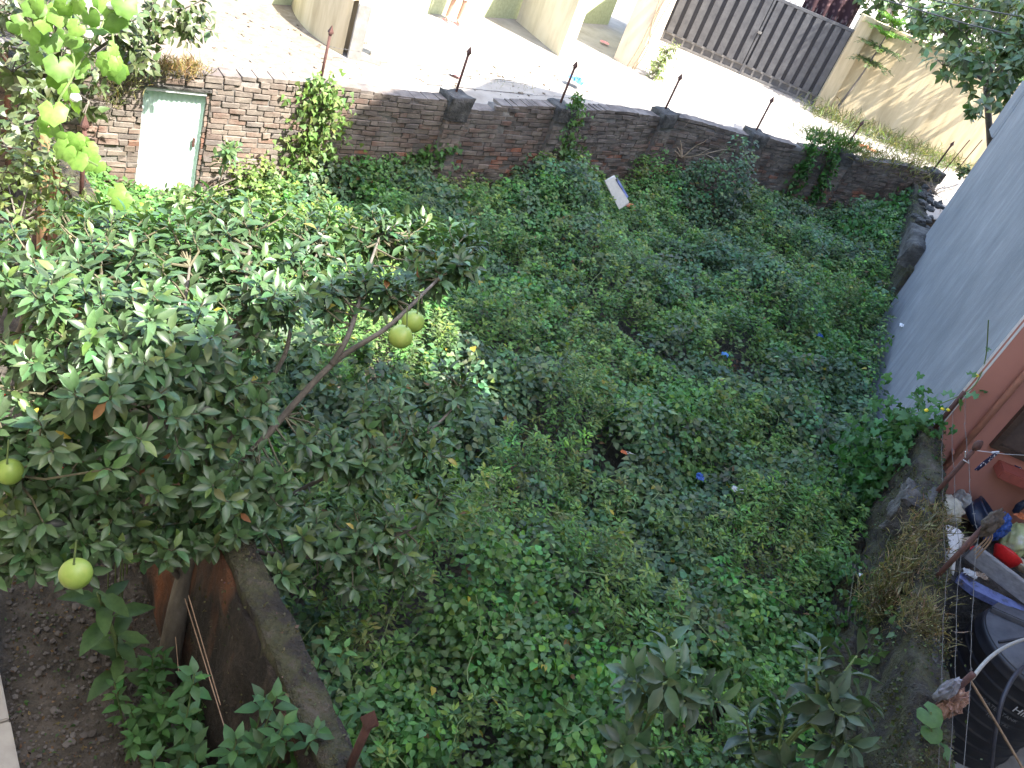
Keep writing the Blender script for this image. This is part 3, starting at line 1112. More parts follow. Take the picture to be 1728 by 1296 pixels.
# gate of two ribbed leaves
gate = empty('steel_gate', 'wide dark grey ribbed double gate across the street', 'gate')
GY = 28.47
for side, (x0, x1) in enumerate(((0.0, 2.66), (2.69, 5.14))):
    leaf_ = empty('gate_leaf', None, None)
    leaf_.parent = gate
    MB().box(((x0 + x1) / 2, GY + 0.03, 1.87), (x1 - x0, 0.03, 2.0)).build('backing_sheet', 'gatedark', leaf_)
    nsl = 8
    for k in range(nsl):
        w = (x1 - x0) / nsl
        MB().box((x0 + (k + 0.5) * w + 0.02, GY - 0.02, 1.88), (w * 0.62, 0.07, 1.96)).build('slat', 'gate', leaf_)
    fr = MB()
    fr.box(((x0 + x1) / 2, GY, 2.91), (x1 - x0, 0.08, 0.08))
    fr.build('top_rail', 'gate', leaf_)
    bn = MB()
    bn.box(((x0 + x1) / 2, GY, 0.89), (x1 - x0, 0.07, 0.06))
    bn.box(((x0 + x1) / 2, GY, 0.645), (x1 - x0, 0.07, 0.07))
    for k in range(9):
        bn.box((x0 + (x1 - x0) * (k + 0.05 + 0.45 * 0) / 8.1 + 0.03, GY, 0.77), (0.06, 0.06, 0.18))
    bn.build('bottom_band', 'gateband', leaf_)
    MB().box(((x0 + x1) / 2, GY + 0.02, 0.77), (x1 - x0 - 0.02, 0.02, 0.18)).build('band_backing', 'gate', leaf_)
    for k in range(int((x1 - x0) / 0.16)):
        MB().lathe([(0.012, 0), (0.012, 0.08), (0.002, 0.16)], (x0 + 0.08 + k * 0.16, GY, 2.945), 4).build('spike', 'gatedark', leaf_)
MB().box((2.675, GY - 0.01, 1.76), (0.06, 0.09, 2.24)).build('meeting_stile', 'gate', gate)
MB().box((2.675, GY - 0.07, 1.9), (0.12, 0.05, 0.06)).build('latch', 'gateband', gate)
MB().lathe([(0.05, 0), (0.06, 0.03), (0.03, 0.07)], (0.6, GY - 0.06, 2.35), 10, Matrix.Rotation(math.pi / 2, 3, 'X')).build('lamp_bracket', 'gateband', gate)

yw = empty('yellow_wall', 'yellow limewashed compound wall right of the gate', 'wall')
MB().box((11.3, 28.72, 1.9), (11.6, 0.24, 2.8)).build('wall_panel', 'yellow', yw)
MB().box((5.38, 28.6, 1.95), (0.44, 0.5, 2.9)).build('gate_pillar', 'yellow', yw, bevel=0.02)
MB().box((11.3, 28.72, 3.33), (11.6, 0.34, 0.07)).build('coping', 'yellow', yw)
rc = MB()
vs_, fs = [], []
for i in range(25):
    x = 3.55 + i * 0.065
    for k in range(5):
        vs_.append((x, 29.2 + 0.06 * math.sin(i * 1.1) + 0.03 * math.sin(k + i), 2.7 + k * 0.25))
for i in range(24):
    for k in range(4):
        fs.append((i * 5 + k, (i + 1) * 5 + k, (i + 1) * 5 + k + 1, i * 5 + k + 1))
o = rc.add(vs_, fs).build('hanging_cloth', 'redcloth', None, True)
o.modifiers.new('solid', 'SOLIDIFY').thickness = 0.01
tag(o, 'dark red patterned cloth hung behind the right end of the gate', 'cloth')

lp = empty('gate_side_wall', 'pale wall end with dry creeper left of the dark gate', 'wall')
MB().prism([(-0.92, 23.75), (-0.28, 23.62), (0.0, 28.4), (-0.6, 28.5)], 0.55, 3.2).build('wall_panel', 'cream', lp)
for k, (x0, x1) in enumerate(((-0.5, -0.2), (-0.36, -0.05), (-0.3, -0.4))):
    MB().tube(curve_pts([(x0, 23.56, 0.6), (x0 + .1, 23.54, 1.2), ((x0 + x1) / 2, 23.55, 1.9), (x1, 23.58, 2.8)], 6), 0.018, 5).build('dry_creeper', 'drytwig', lp, True)

# pale compound walls of the green house
cw = empty('cream_wall', 'cream compound wall standing at an angle beside the open courtyard', 'wall')
MB().prism([(-2.1, 21.72), (-3.62, 23.38), (-3.45, 23.55), (-1.86, 21.95)], 0.55, 4.0).build('wall_panel', 'cream', cw)
gh = empty('green_house', 'pale green house at the back of the courtyard with grilled window', 'house')
ga, gb = Vector((-5.75, 19.55, 0)), Vector((-3.45, 23.95, 0))
gdir = (gb - ga).normalized()
gnn = Vector((-gdir.y, gdir.x, 0))
g0, g1 = ga - gdir * 4, gb + gdir * 4
MB().prism([(q.x, q.y) for q in (g0, g1, g1 + gnn * 5, g0 + gnn * 5)], 0.5, 4.2).build('wall', 'greenwall', gh)
wv = empty('window', None, None)
wv.parent = gh
wc = at(722, -8, 1.05)
wc = ga + gdir * ((wc - ga).dot(gdir) + 0.0)
for s in range(2):
    q = wc + gdir * (-0.25 + s * 0.72) - gnn * 0.03 + Vector((0, 0, 1.85))
    MB().box(q, (0.66, 0.05, 1.3), math.atan2(gdir.y, gdir.x)).build('pane', 'teal', wv)
    g = MB()
    for k in range(6):
        g.box(q - gnn * 0.04 + gdir * (-0.3 + k * 0.12), (0.014, 0.014, 1.3), math.atan2(gdir.y, gdir.x))
    for k in range(6):
        g.box(q - gnn * 0.055 + Vector((0, 0, -0.63 + k * 0.25)), (0.68, 0.012, 0.014), math.atan2(gdir.y, gdir.x))
    g.build('grille', 'white', wv)
cp = [Vector((-8.6, 21.4, 0)), Vector((-7.6, 18.6, 0)), Vector((-6.9, 17.1, 0)), Vector((-6.25, 16.25, 0)), Vector((-5.6, 15.8, 0)), Vector((-5.25, 15.68, 0))]
cpc = curve_pts(cp, 5)
cwv = empty('curved_wall', 'low curved yellow wall ending in a stained pillar by the street', 'wall')
m = MB()
L_, R_ = [], []
for i, q in enumerate(cpc):
    t = (cpc[min(i + 1, len(cpc) - 1)] - cpc[max(i - 1, 0)]).normalized()
    nn = Vector((-t.y, t.x, 0))
    L_.append(q + nn * 0.1)
    R_.append(q - nn * 0.1)
n_ = len(cpc)
vs_ = []
for q, r_ in zip(L_, R_):
    vs_ += [(q.x, q.y, 0.55), (q.x, q.y, 1.6), (r_.x, r_.y, 1.6), (r_.x, r_.y, 0.55)]
fs = []
for i in range(n_ - 1):
    for k in range(4):
        fs.append((i * 4 + k, i * 4 + (k + 1) % 4, i * 4 + 4 + (k + 1) % 4, i * 4 + 4 + k))
m.add(vs_, fs).build('wall_panel', 'yellow', cwv)
MB().box((-5.1, 15.72, 1.08), (0.24, 0.34, 1.08), 0.3).build('end_pillar', 'concrete', cwv, bevel=0.02)
pl = empty('street_pillar', 'thin cream pillar at the courtyard entrance', 'pillar')
MB().box((-4.78, 15.92, 1.8), (0.17, 0.2, 2.5), 0.3).build('shaft', 'cream', pl, bevel=0.01)
MB().box((-4.9, 15.95, 0.66), (0.5, 0.4, 0.12), 0.3).build('step', 'concrete', pl, bevel=0.01)

# joints and broken edge of the street slabs
for k, (a, b) in enumerate((((720, 143), (900, 160)), ((745, 125), (880, 138)), ((560, 98), (720, 112)))):
    A, B = at(*a, SZ), at(*b, SZ)
    pts = []
    for i in range(24):
        t = i / 23
        pts.append(A.lerp(B, t) + Vector((random.uniform(-.015, .015), random.uniform(-.015, .015), 0.0)))
    m = MB()
    m.tube(pts, [0.005 + random.uniform(0, .008) for _ in pts], 5)
    tag(m.build('slab_joint', 'soil', None, True), kind='structure')


# ---------------------------------------------------------------- litter
def litter(px, py, z, size, mat, label, cat='litter', name='plastic_scrap', seed=0.0, group=None, amp=0.4):
    p = at(px, py, z)
    if z < SZ + 0.02 or py > 300:
        p.z -= 0.05
    o = crumple(name, p, (size[0] * .9, size[1] * .9, size[2] * .9), mat, None, seed)
    return tag(o, label, cat, group)


litter(972, 136, SZ + 0.14, (0.2, 0.16, 0.15), 'skyblue', 'light blue plastic bag blown onto the street', 'plastic bag', 'plastic_bag', 3.3)
litter(770, 126, SZ + 0.05, (0.13, 0.1, 0.06), 'pink', 'red and white wrapper on the street behind the second spear post', 'wrapper', 'wrapper', 5.1)
litter(1020, 72, SZ + 0.05, (0.14, 0.12, 0.06), 'pink', 'pinkish scrap on the ground left of the gate wall', 'scrap', 'scrap', 8.1)
litter(1462, 250, SZ + 0.15, (0.3, 0.14, 0.1), 'orange', 'orange scrap among the weeds under the yellow wall', 'scrap', 'scrap', 2.2)
litter(1066, 346, 0.6, (0.1, 0.08, 0.1), 'orange', 'orange wrapper in the vines beside the white board', 'wrapper', 'wrapper', 4.6)
litter(1066, 762, 0.6, (0.07, 0.045, 0.03), 'white', 'white wrapper with orange tip lying in the vines', 'wrapper', 'wrapper', 6.4)
litter(1056, 758, 0.64, (0.04, 0.03, 0.03), 'orange', 'small orange flap beside the white wrapper in the vines', 'wrapper', 'wrapper', 1.4)
litter(1184, 800, 0.6, (0.05, 0.06, 0.06), 'blue', 'bright blue scrap in the vines left of the white bags', 'scrap', 'scrap', 7.4)
litter(1322, 806, 0.62, (0.11, 0.08, 0.09), 'white', 'white plastic bag with blue edge caught in the vines', 'plastic bag', 'plastic_bag', 9.7)
litter(1248, 822, 0.6, (0.07, 0.05, 0.05), 'white', 'small white plastic scrap left of the larger white bag', 'scrap', 'scrap', 3.9)
litter(1226, 594, 0.6, (0.06, 0.04, 0.05), 'skyblue', 'pale blue scrap by the bare brown patch', 'scrap', 'scrap', 1.9)
litter(1386, 562, 0.7, (0.06, 0.05, 0.05), 'blue', 'dark blue scrap in the far right of the vines', 'scrap', 'scrap', 5.9)
litter(1188, 706, 0.6, (0.06, 0.03, 0.03), 'pink', 'dull red scrap in the middle of the vines', 'scrap', 'scrap', 2.9)
litter(1526, 546, 1.1, (0.06, 0.06, 0.05), 'white', 'white scrap at the foot of the grey wall', 'scrap', 'scrap', 4.9)
litter(1458, 966, 0.95, (0.025, 0.025, 0.03), 'white', 'tiny white scrap beside the dry grass on the mossy wall', 'scrap', 'scrap', 8.9)
litter(865, 1182, 0.55, (0.03, 0.03, 0.03), 'blue', 'tiny blue scrap deep in the near vines', 'scrap', 'scrap', 6.9)
gp = MB()
for k in range(260):
    p = at(random.uniform(340, 620), random.uniform(20, 135), SZ) if k < 180 else at(random.uniform(700, 1000), random.uniform(110, 175), SZ)
    r = random.uniform(.008, .03)
    M = Matrix.Rotation(random.uniform(0, 3), 3, 'Z')
    gp.box(p + Vector((0, 0, r * .4)), (r * 2, r * 1.5, r), 0, None, r * .4, M)
tag(gp.build('street_grit', 'dirt'), 'small stones and grit scattered on the street behind the wall', 'grit', kind='stuff')
# white foam board leaning by the wall
bd = empty('foam_board', 'broken white foam board leaning in the vines below the brick wall', 'board')
b0 = at(1034, 345, 0.74)
M = Matrix.Rotation(0.35, 3, 'Z') @ Matrix.Rotation(-0.6, 3, 'X') @ Matrix.Rotation(-0.75, 3, 'Y')
MB().box(b0 + Vector((-.02, 0, 0.22)), (0.2, 0.04, 0.5), 0, None, 0.02, M).build('board', 'foam', bd, bevel=0.006)
MB().box(b0 + Vector((0.03, 0.05, 0.3)), (0.03, 0.02, 0.36), 0, None, 0.008, Matrix.Rotation(0.5, 3, 'Z') @ Matrix.Rotation(-0.6, 3, 'X') @ Matrix.Rotation(-0.75, 3, 'Y')).build('film', 'bluepaint', bd)

# ============================================================ TANK YARD
tk = empty('water_tank', 'black ribbed plastic water tank with dusty cone top', 'water tank')
TC = Vector((5.62, 6.62, 0))
RT = 0.53
prof = [(RT * 0.98, -0.3)]
z = -0.28
while z < 0.86:
    prof += [(RT, z), (RT, z + 0.10), (RT + 0.012, z + 0.112), (RT + 0.012, z + 0.128), (RT, z + 0.14)]
    z += 0.145
prof += [(RT, 0.93), (RT * 0.97, 0.975)]
MB().lathe(prof, TC, 64).build('body', 'tank', tk, True)
MB().lathe([(RT * 0.965, 0.972), (RT * 0.95, 0.99), (RT * 0.36, 1.13), (RT * 0.33, 1.125)], TC, 48).build('cone_top', 'tanktop', tk, True)
for k in range(6):
    a = math.radians(20 + k * 60)
    M = Matrix.Rotation(a, 3, 'Z') @ Matrix.Rotation(math.atan2(0.14, RT * 0.6), 3, 'Y')
    c = TC + Vector((math.cos(a) * RT * 0.66, math.sin(a) * RT * 0.66, 1.085))
    if k % 2 == 0:
        MB().box(c, (RT * 0.62, 0.17, 0.07), 0, None, 0, M).build('spoke', 'tanktop', tk, bevel=0.012)
    else:
        MB().box(c - Vector((0, 0, 0.015)), (RT * 0.55, 0.018, 0.03), 0, None, 0, M).build('rib', 'tank', tk)
MB().lathe([(0.2, 1.1), (0.2, 1.17), (0.17, 1.185)], TC, 32).build('neck', 'tanktop', tk)
MB().lathe([(0.185, 1.186), (0.19, 1.2), (0.185, 1.225), (0.08, 1.245), (0.03, 1.25)], TC, 32).build('lid', 'tanktop', tk)


def text_mesh(txt, size):
    cu = bpy.data.curves.new('text', 'FONT')
    cu.body = txt
    cu.size = size
    cu.extrude = 0.0008
    ob = bpy.data.objects.new('text', cu)
    COL.objects.link(ob)
    dg_ = bpy.context.evaluated_depsgraph_get()
    me = bpy.data.meshes.new_from_object(ob.evaluated_get(dg_))
    bpy.data.objects.remove(ob)
    return me


def wrap(me, ang0, z0, shear=0.0):
    for v in me.vertices:
        a = ang0 + v.co.x / RT
        r = RT + 0.014 + v.co.z
        v.co = Vector((TC.x + math.cos(a) * r, TC.y + math.sin(a) * r, z0 + v.co.y))
    me.materials.clear()


angc = math.atan2(-TC.y, -TC.x)
for txt, size, da, z0, mt in (('Hilltake', 0.105, 0.02, 0.61, 'whiteprint'), ('WATER TANK', 0.055, -0.42, 0.50, 'greyprint'), ('1000 LTRS', 0.05, -0.2, 0.40, 'greyprint')):
    me = text_mesh(txt, size)
    wrap(me, angc + 0.42 + da, z0)
    link('lettering', me, mt, tk)

# raised ledge in front of the terracotta wall, with a blue painted lip
lg = empty('concrete_ledge', 'stained concrete ledge with faded blue lip below the terracotta wall', 'ledge')
MB().prism([(4.72, 7.75), (5.3, 7.42), (8.4, 7.1), (8.4, 8.785), (4.72, 8.785)], -0.3, 0.72).build('slab', 'pier', lg)
MB().prism([(5.14, 7.50), (5.3, 7.40), (8.4, 7.07), (8.4, 7.2), (5.32, 7.56), (5.2, 7.62)], 0.724, 0.80).build('painted_lip', 'bluepaint', lg)
pk = empty('grey_plank', 'weathered grey plank standing on edge along the ledge', 'plank')
A, B = at(1642, 925, 1.0), at(1745, 1012, 0.95)
dv = (B - A)
MB().box((A + B) / 2 + Vector((0, 0, -0.02)), (dv.length, 0.07, 0.2), math.atan2(dv.y, dv.x)).build('plank', 'greywood', pk, bevel=0.006)
MB().box(A + Vector((-0.09, 0.02, -0.05)), (0.26, 0.05, 0.26), math.atan2(dv.y, dv.x) + 1.2).build('end_board', 'cardboard', pk)


def junk(name, px, py, z, size, mat, label, cat, seed, sub=3, amp=0.25, sharp=False, freq=2.4):
    if sub <= 2:
        return tag(crumple(name, at(px, py, z), size, mat, None, seed), label, cat)
    return tag(lump(name, at(px, py, z), size, mat, None, sub, amp, freq, seed, seed, sharp), label, cat)


junk('foam_bundle', 1600, 860, 1.0, (0.16, 0.15, 0.15), 'creambag', 'cream foam bundle in clear plastic at the foot of the terracotta wall', 'bundle', 2.0, 4)
junk('plastic_film', 1622, 846, 1.0, (0.12, 0.05, 0.12), 'hose', 'greyish clear plastic film behind the cream bundle', 'film', 5.0, 3, 0.4, True)
pt = tag(MB().lathe([(0.14, 0), (0.19, 0.02), (0.21, 0.1), (0.2, 0.105), (0.215, 0.2), (0.225, 0.22), (0.2, 0.225), (0.18, 0.06), (0.01, 0.05)], at(1640, 880, 0.9), 24, Matrix.Rotation(0.5, 3, 'Y')).build('plastic_pot', 'navy', None, True), 'dark navy round plastic pot tipped beside the blue bag', 'pot')
junk('blue_bag', 1682, 890, 1.05, (0.11, 0.1, 0.17), 'blue', 'bright blue plastic bag hanging behind the rag-wrapped post', 'plastic bag', 3.0, 4, 0.3, True)
junk('lime_bag', 1716, 912, 0.95, (0.19, 0.16, 0.2), 'limebag', 'yellow-green stuffed plastic bag at the right edge', 'plastic bag', 8.0, 4, 0.3)
junk('orange_scrap', 1722, 872, 1.15, (0.09, 0.05, 0.05), 'orange', 'orange and yellow wrapper on top of the stuffed bag', 'wrapper', 9.0, 2, 0.4, True)
junk('dark_shoe', 1720, 856, 1.25, (0.04, 0.04, 0.1), 'navy', 'dark boot top sticking up against the terracotta wall', 'boot', 4.4, 3, 0.3)
junk('red_scrap', 1648, 930, 0.95, (0.08, 0.05, 0.05), 'red', 'small red plastic piece behind the grey plank end', 'scrap', 6.0, 2, 0.3, True)
rb = tag(MB().lathe([(0.1, 0), (0.16, 0.1), (0.165, 0.12), (0.15, 0.11), (0.09, 0.02), (0.01, 0.015)], at(1690, 948, 0.88), 20, Matrix.Rotation(-0.7, 3, 'X') @ Matrix.Rotation(0.4, 3, 'Y')).build('red_basin', 'red', None, True), 'bright red plastic basin tipped behind the plank', 'basin')
tag(MB().lathe([(0.08, 0), (0.13, 0.08), (0.135, 0.1), (0.12, 0.09), (0.07, 0.02), (0.01, 0.015)], at(1722, 962, 0.88), 20, Matrix.Rotation(-0.3, 3, 'X')).build('beige_bowl', 'bowl', None, True), 'beige plastic bowl right of the red basin', 'bowl')
junk('paper_scrap', 1636, 968, 0.86, (0.08, 0.05, 0.06), 'white', 'white paper scrap under the plank end by the blue lip', 'scrap', 7.7, 1, 0.3, True)
junk('cardboard_flap', 1655, 972, 0.86, (0.07, 0.04, 0.05), 'cardboard', 'brown cardboard flap beside the white paper scrap', 'cardboard', 1.7, 1, 0.3, True)
# white sack with printing
sk = empty('white_sack', 'white woven sack with dark printing behind the dry grass', 'sack')
s0, s1, s2, s3 = at(1573, 886, 1.5), at(1628, 903, 1.5), at(1608, 972, 1.2), at(1588, 950, 1.2)
vs_, fs = [], []
for i in range(9):
    for j in range(9):
        u, v = i / 8, j / 8
        q = (s0 * (1 - u) + s1 * u) * (1 - v) + (s3 * (1 - u) + s2 * u) * v
        q = q + Vector((0, -0.06, 0.05)) * math.sin(u * math.pi) * math.sin(v * math.pi) + mnoise.noise_vector(q * 9) * 0.015
        if j == 0:
            q = q + Vector((0, 0, 0.06)) * math.sin(u * math.pi)
        vs_.append(q)
for i in range(8):
    for j in range(8):
        k = i * 9 + j
        fs.append((k, k + 1, k + 10, k + 9))
o = MB().add(vs_, fs).build('sack_cloth', 'white', sk, True)
o.modifiers.new('solid', 'SOLIDIFY').thickness = 0.02
ax = (s1 - s0).normalized()
ay = (s0 - s3).normalized()
an_ = ax.cross(ay).normalized()
ay = an_.cross(ax)
for txt, size, u, v, rot in (('62', 0.1, 0.22, 0.55, 0.2), ('AT MULTI CONC', 0.045, 0.1, 0.2, -0.35)):
    me = text_mesh(txt, size)
    org = (s0 * (1 - u) + s1 * u) * (1 - v) + (s3 * (1 - u) + s2 * u) * v + an_ * (0.075 if an_.z > 0 or an_.y < 0 else -0.075)
    R2 = Matrix.Rotation(rot, 2)
    for q in me.vertices:
        w = R2 @ Vector((q.co.x, q.co.y))
        q.co = org + ax * w.x + ay * w.y + an_ * q.co.z
    me.materials.clear()
    link('lettering', me, 'ink', sk)
# rag round the post, crumpled film
top2 = PP[1] + Vector((0.03, 0.05, 1)).normalized() * 0.66
rg = empty('brown_rag', 'brown rag bundle knotted round the top of the rusty post', 'rag')
lump('bundle', top2 + Vector((0.03, 0, 0.03)), (0.07, 0.055, 0.13), 'rag', rg, 4, 0.45, 2.0, 3.0, 0.4)
for k in range(3):
    MB().tube(curve_pts([top2, top2 + Vector((0.06 + k * .02, -0.03, -0.08)), top2 + Vector((0.05 + k * .03, -0.05, -0.25 - k * .03))], 5), 0.007, 5).build('rag_strip', 'rope', rg)
cf = empty('crumpled_film', 'crumpled brown and grey plastic film tied to the lower right post', 'plastic film')
c3 = at(1612, 1178, 1.95)
lump('brown_film', c3 + Vector((0.02, 0, -0.06)), (0.055, 0.05, 0.12), 'crumple', cf, 4, 0.5, 2.6, 6.0, 0, True)
lump('grey_film', at(1598, 1165, 1.98), (0.06, 0.04, 0.11), 'greyfilm', cf, 3, 0.4, 2.6, 2.0, 0.5, True)

# hoses, rope, wires
t3 = at(1640, 1145, 2.05)
tag(MB().tube(curve_pts([t3, at(1668, 1112, 1.9), at(1700, 1090, 1.75), at(1740, 1076, 1.6), at(1800, 1068, 1.5)], 8), 0.014, 8).build('grey_hose', 'hose', None, True), 'pale grey hose arching from the post over the tank top', 'hose')
tag(MB().tube(curve_pts([t3 + Vector((0, 0, -.02)), at(1660, 1185, 1.9), at(1690, 1235, 1.75), at(1728, 1300, 1.6), at(1750, 1340, 1.5)], 8), 0.010, 6).build('brown_rope', 'rope', None, True), 'knotted brown rope hanging from the post towards the bottom right', 'rope')
tag(MB().tube(curve_pts([at(1780, 1105, 1.4), at(1728, 1125, 1.45), at(1698, 1165, 1.4), at(1682, 1220, 1.2), at(1672, 1300, 0.8), at(1668, 1360, 0.5)], 8), 0.018, 8).build('black_pipe', 'pipe', None, True), 'dark bent pipe in front of the tank lettering', 'pipe')


def barbed(name, pts, label, r=0.0035, sag=0.0, barb=0.12, group='barbed wire strands'):
    e = empty(name, label, 'wire', group)
    pts = [Vector(p) for p in pts]
    fine = []
    for a, b in zip(pts[:-1], pts[1:]):
        n = max(6, int((b - a).length / 0.09))
        for i in range(n):
            t = i / n
            fine.append(a.lerp(b, t) + Vector((0, 0, -sag * 4 * t * (1 - t))) + mnoise.noise_vector(a.lerp(b, t) * 5) * 0.01)
    fine.append(pts[-1])
    MB().tube(fine, r, 4).build('strand', 'wire', e)
    bb = MB()
    d = 0
    for a, b in zip(fine[:-1], fine[1:]):
        d += (b - a).length
        if d > barb:
            d = 0
            for q in range(2):
                v = Vector((random.uniform(-1, 1), random.uniform(-1, 1), random.uniform(-1, 1))).normalized() * 0.016
                bb.tube([a - v, a + v], r * 0.7, 3)
    tag(bb.build('barbs', 'wire', e), kind='stuff')


for k, (h, lab) in enumerate(((0.12, 'lowest'), (0.3, 'middle'), (0.52, 'highest'))):
    q4, q1, q2, q3 = [p + Vector((0.02, 0, h * s)) for p, s in zip((PP[3], PP[0], PP[1], PP[2]), (1, 1.0, 1.05, 0.8))]
    q0 = q3 - (q2 - q3) * 0.9
    barbed('barbed_wire', [q4, q1, q2, q3, q0], lab + ' barbed wire strand along the mossy right-hand wall', 0.0022, 0.03)
for k, (h, lab) in enumerate(((0.16, 'lowest'), (0.33, 'second'), (0.5, 'highest'))):
    barbed('barbed_wire', [Vector((BW[i][0], BW[i][1], 1.7 + h)) for i in range(1, 8)], lab + ' thin wire strung between the posts of the brick wall', 0.0025, 0.02, 0.16)
# washing line and the cloth on it
l0 = PP[0] + Vector((0, 0, 0.62))
wl_ = at(1745, 769, 1.75)
l1 = l0 + (wl_ - l0) * 1.0
tag(MB().tube([l0, (l0 + l1) / 2 + Vector((0, 0, -0.015)), l1], 0.004, 5).build('washing_line', 'white', None), 'thin white line tied from the post to the terracotta wall', 'line')
cl = empty('hanging_cloth', 'small navy cloth with white spots pegged on the white line', 'cloth')
hp_ = l0.lerp(l1, 0.36)
vs_, fs = [], []
dl = (l1 - l0).normalized()
for i in range(7):
    for j in range(9):
        q = hp_ + dl * ((i - 3) * 0.024 * (1 - 0.03 * j)) + Vector((-0.006 * j, 0.015 * math.sin(i * 1.5 + j * .3), -0.034 * j - 0.004 * abs(i - 3)))
        vs_.append(q)
for i in range(6):
    for j in range(8):
        k = i * 9 + j
        fs.append((k, k + 1, k + 10, k + 9))
o = MB().add(vs_, fs).build('cloth', 'navycloth', cl, True)
o.modifiers.new('solid', 'SOLIDIFY').thickness = 0.004
MB().box(hp_ + Vector((-.02, 0, -0.01)), (0.07, 0.012, 0.016), 0.6, None, 0, Matrix.Rotation(-0.6, 3, 'Y')).build('peg', 'white', cl)
junk('patterned_shoe', 1720, 786, 1.62, (0.09, 0.05, 0.04), 'navycloth', 'navy and white patterned shoe on the red window sill', 'shoe', 3.4, 3, 0.2)
# knots of white string on the first post
MB_ = MB().tube([PP[0] + Vector((-0.03, -0.03, 0.5)), PP[0] + Vector((0.035, -0.03, 0.49)), PP[0] + Vector((0.03, 0.03, 0.51)), PP[0] + Vector((-0.03, -0.02, 0.53)), PP[0] + Vector((-0.08, -0.05, 0.6))], 0.006, 5)
tag(MB_.build('white_string', 'white', None), 'white string knotted round the knobbed rusty post', 'string')
lump('post_knob', PP[0] + Vector((0, 0, 0.68)), (0.036, 0.036, 0.06), 'rust', None, 3, 0.2, 2, 1.0)
bpy.data.objects['post_knob'].name = 'rag_knob'
tag(bpy.data.objects['rag_knob'], 'rusty knob of wound cloth on top of the post by the washing line', 'knob')

# electric cables at the top right
for k, (a, b, lab) in enumerate((((1520, -12), (1760, 34), 'upper'), ((1500, 2), (1760, 72), 'lower'))):
    A, B = dep(a[0], a[1], 17), dep(b[0], b[1], 17)
    tag(MB().tube([A + (A - B) * 0.6, A, (A + B) / 2 + Vector((0, 0, -.03)), B, B + (B - A) * 0.6], 0.014, 6).build('electric_cable', 'wire', None, True), lab + ' of two grey cables crossing the top right trees', 'cable', 'overhead cables')

# ---------------------------------------------------------------- person in the courtyard (lower legs in view)
pe = empty('person', 'person in pale shorts and pink slippers standing in the sunlit courtyard', 'person')
pb = at(765, 40, SZ)
fx, fy = -0.55, 0.35
jo = [(0, 0, 0.93), (0.0, 0, 1.12), (0, 0.0, 1.35), (0, 0, 1.47), (0, 0, 1.56), (0.02, -0.02, 1.68),
      (0.1, 0, 0.88), (0.11, -0.05, 0.5), (0.1, 0.02, 0.09), (0.1, -0.13, 0.035),
      (-0.1, 0, 0.88), (-0.13, 0.06, 0.5), (-0.14, 0.14, 0.09), (-0.15, 0.0, 0.035),
      (0.19, 0, 1.4), (0.24, 0.02, 1.13), (0.22, -0.1, 0.9), (0.22, -0.13, 0.8),
      (-0.19, 0, 1.4), (-0.24, 0.02, 1.13), (-0.22, -0.1, 0.9), (-0.22, -0.13, 0.8)]
ed = [(0, 1), (1, 2), (2, 3), (3, 4), (4, 5), (0, 6), (6, 7), (7, 8), (8, 9), (0, 10), (10, 11), (11, 12), (12, 13), (2, 14), (14, 15), (15, 16), (16, 17), (2, 18), (18, 19), (19, 20), (20, 21)]
rad = [.13, .12, .14, .06, .07, .09, .085, .055, .036, .03, .085, .055, .036, .03, .055, .04, .03, .03, .055, .04, .03, .03]
me = bpy.data.meshes.new('body')
me.from_pydata(jo, ed, [])
body = link('body', me, 'skin', pe)
sm = body.modifiers.new('skin', 'SKIN')
for v, r_ in zip(me.skin_vertices[0].data, rad):
    v.radius = (r_, r_)
me.skin_vertices[0].data[0].use_root = True
body.modifiers.new('sub', 'SUBSURF').levels = 2
body.modifiers['sub'].render_levels = 2
sh = MB()
for s, (kx, ky) in ((1, (0.115, -0.03)), (-1, (-0.125, 0.035))):
    sh.tube([(0.07 * s, 0, 1.0), (0.1 * s, 0, 0.85), (kx, ky, 0.58)], [0.12, 0.12, 0.105], 12, False)
sh.tube([(0, 0, 0.9), (0, 0, 1.06)], [0.19, 0.165], 14, False)
sh.build('shorts', 'cloth_cream', pe, True)
st = MB()
st.tube([(0, 0, 1.0), (0, 0, 1.2), (0, 0, 1.38), (0, 0, 1.46)], [0.185, 0.17, 0.2, 0.09], 14, False)
st.build('shirt', 'cloth_pink', pe, True)
lump('hair', (0.02, 0.0, 1.73), (0.1, 0.11, 0.1), 'hair', pe, 3, 0.1)
for (x, y) in ((0.1, -0.05), (-0.145, 0.08)):
    MB().box((x, y, 0.015), (0.1, 0.27, 0.03)).build('slipper', 'pink', pe, bevel=0.012)
pe.location = pb
pe.rotation_euler = (0, 0, 0.9)


# ============================================================ GROUND COVER OF THE PLOT
def along(p, a, b):
    """signed distance of arrays p to the line a-b"""
    d = (V2(b) - V2(a)).normalized()
    return (p[0] - a[0]) * d.y - (p[1] - a[1]) * d.x


MOUNDS = [(random.uniform(-4, 6), random.uniform(3, 20), random.uniform(.22, .5), random.uniform(.12, .38)) for _ in range(90)]


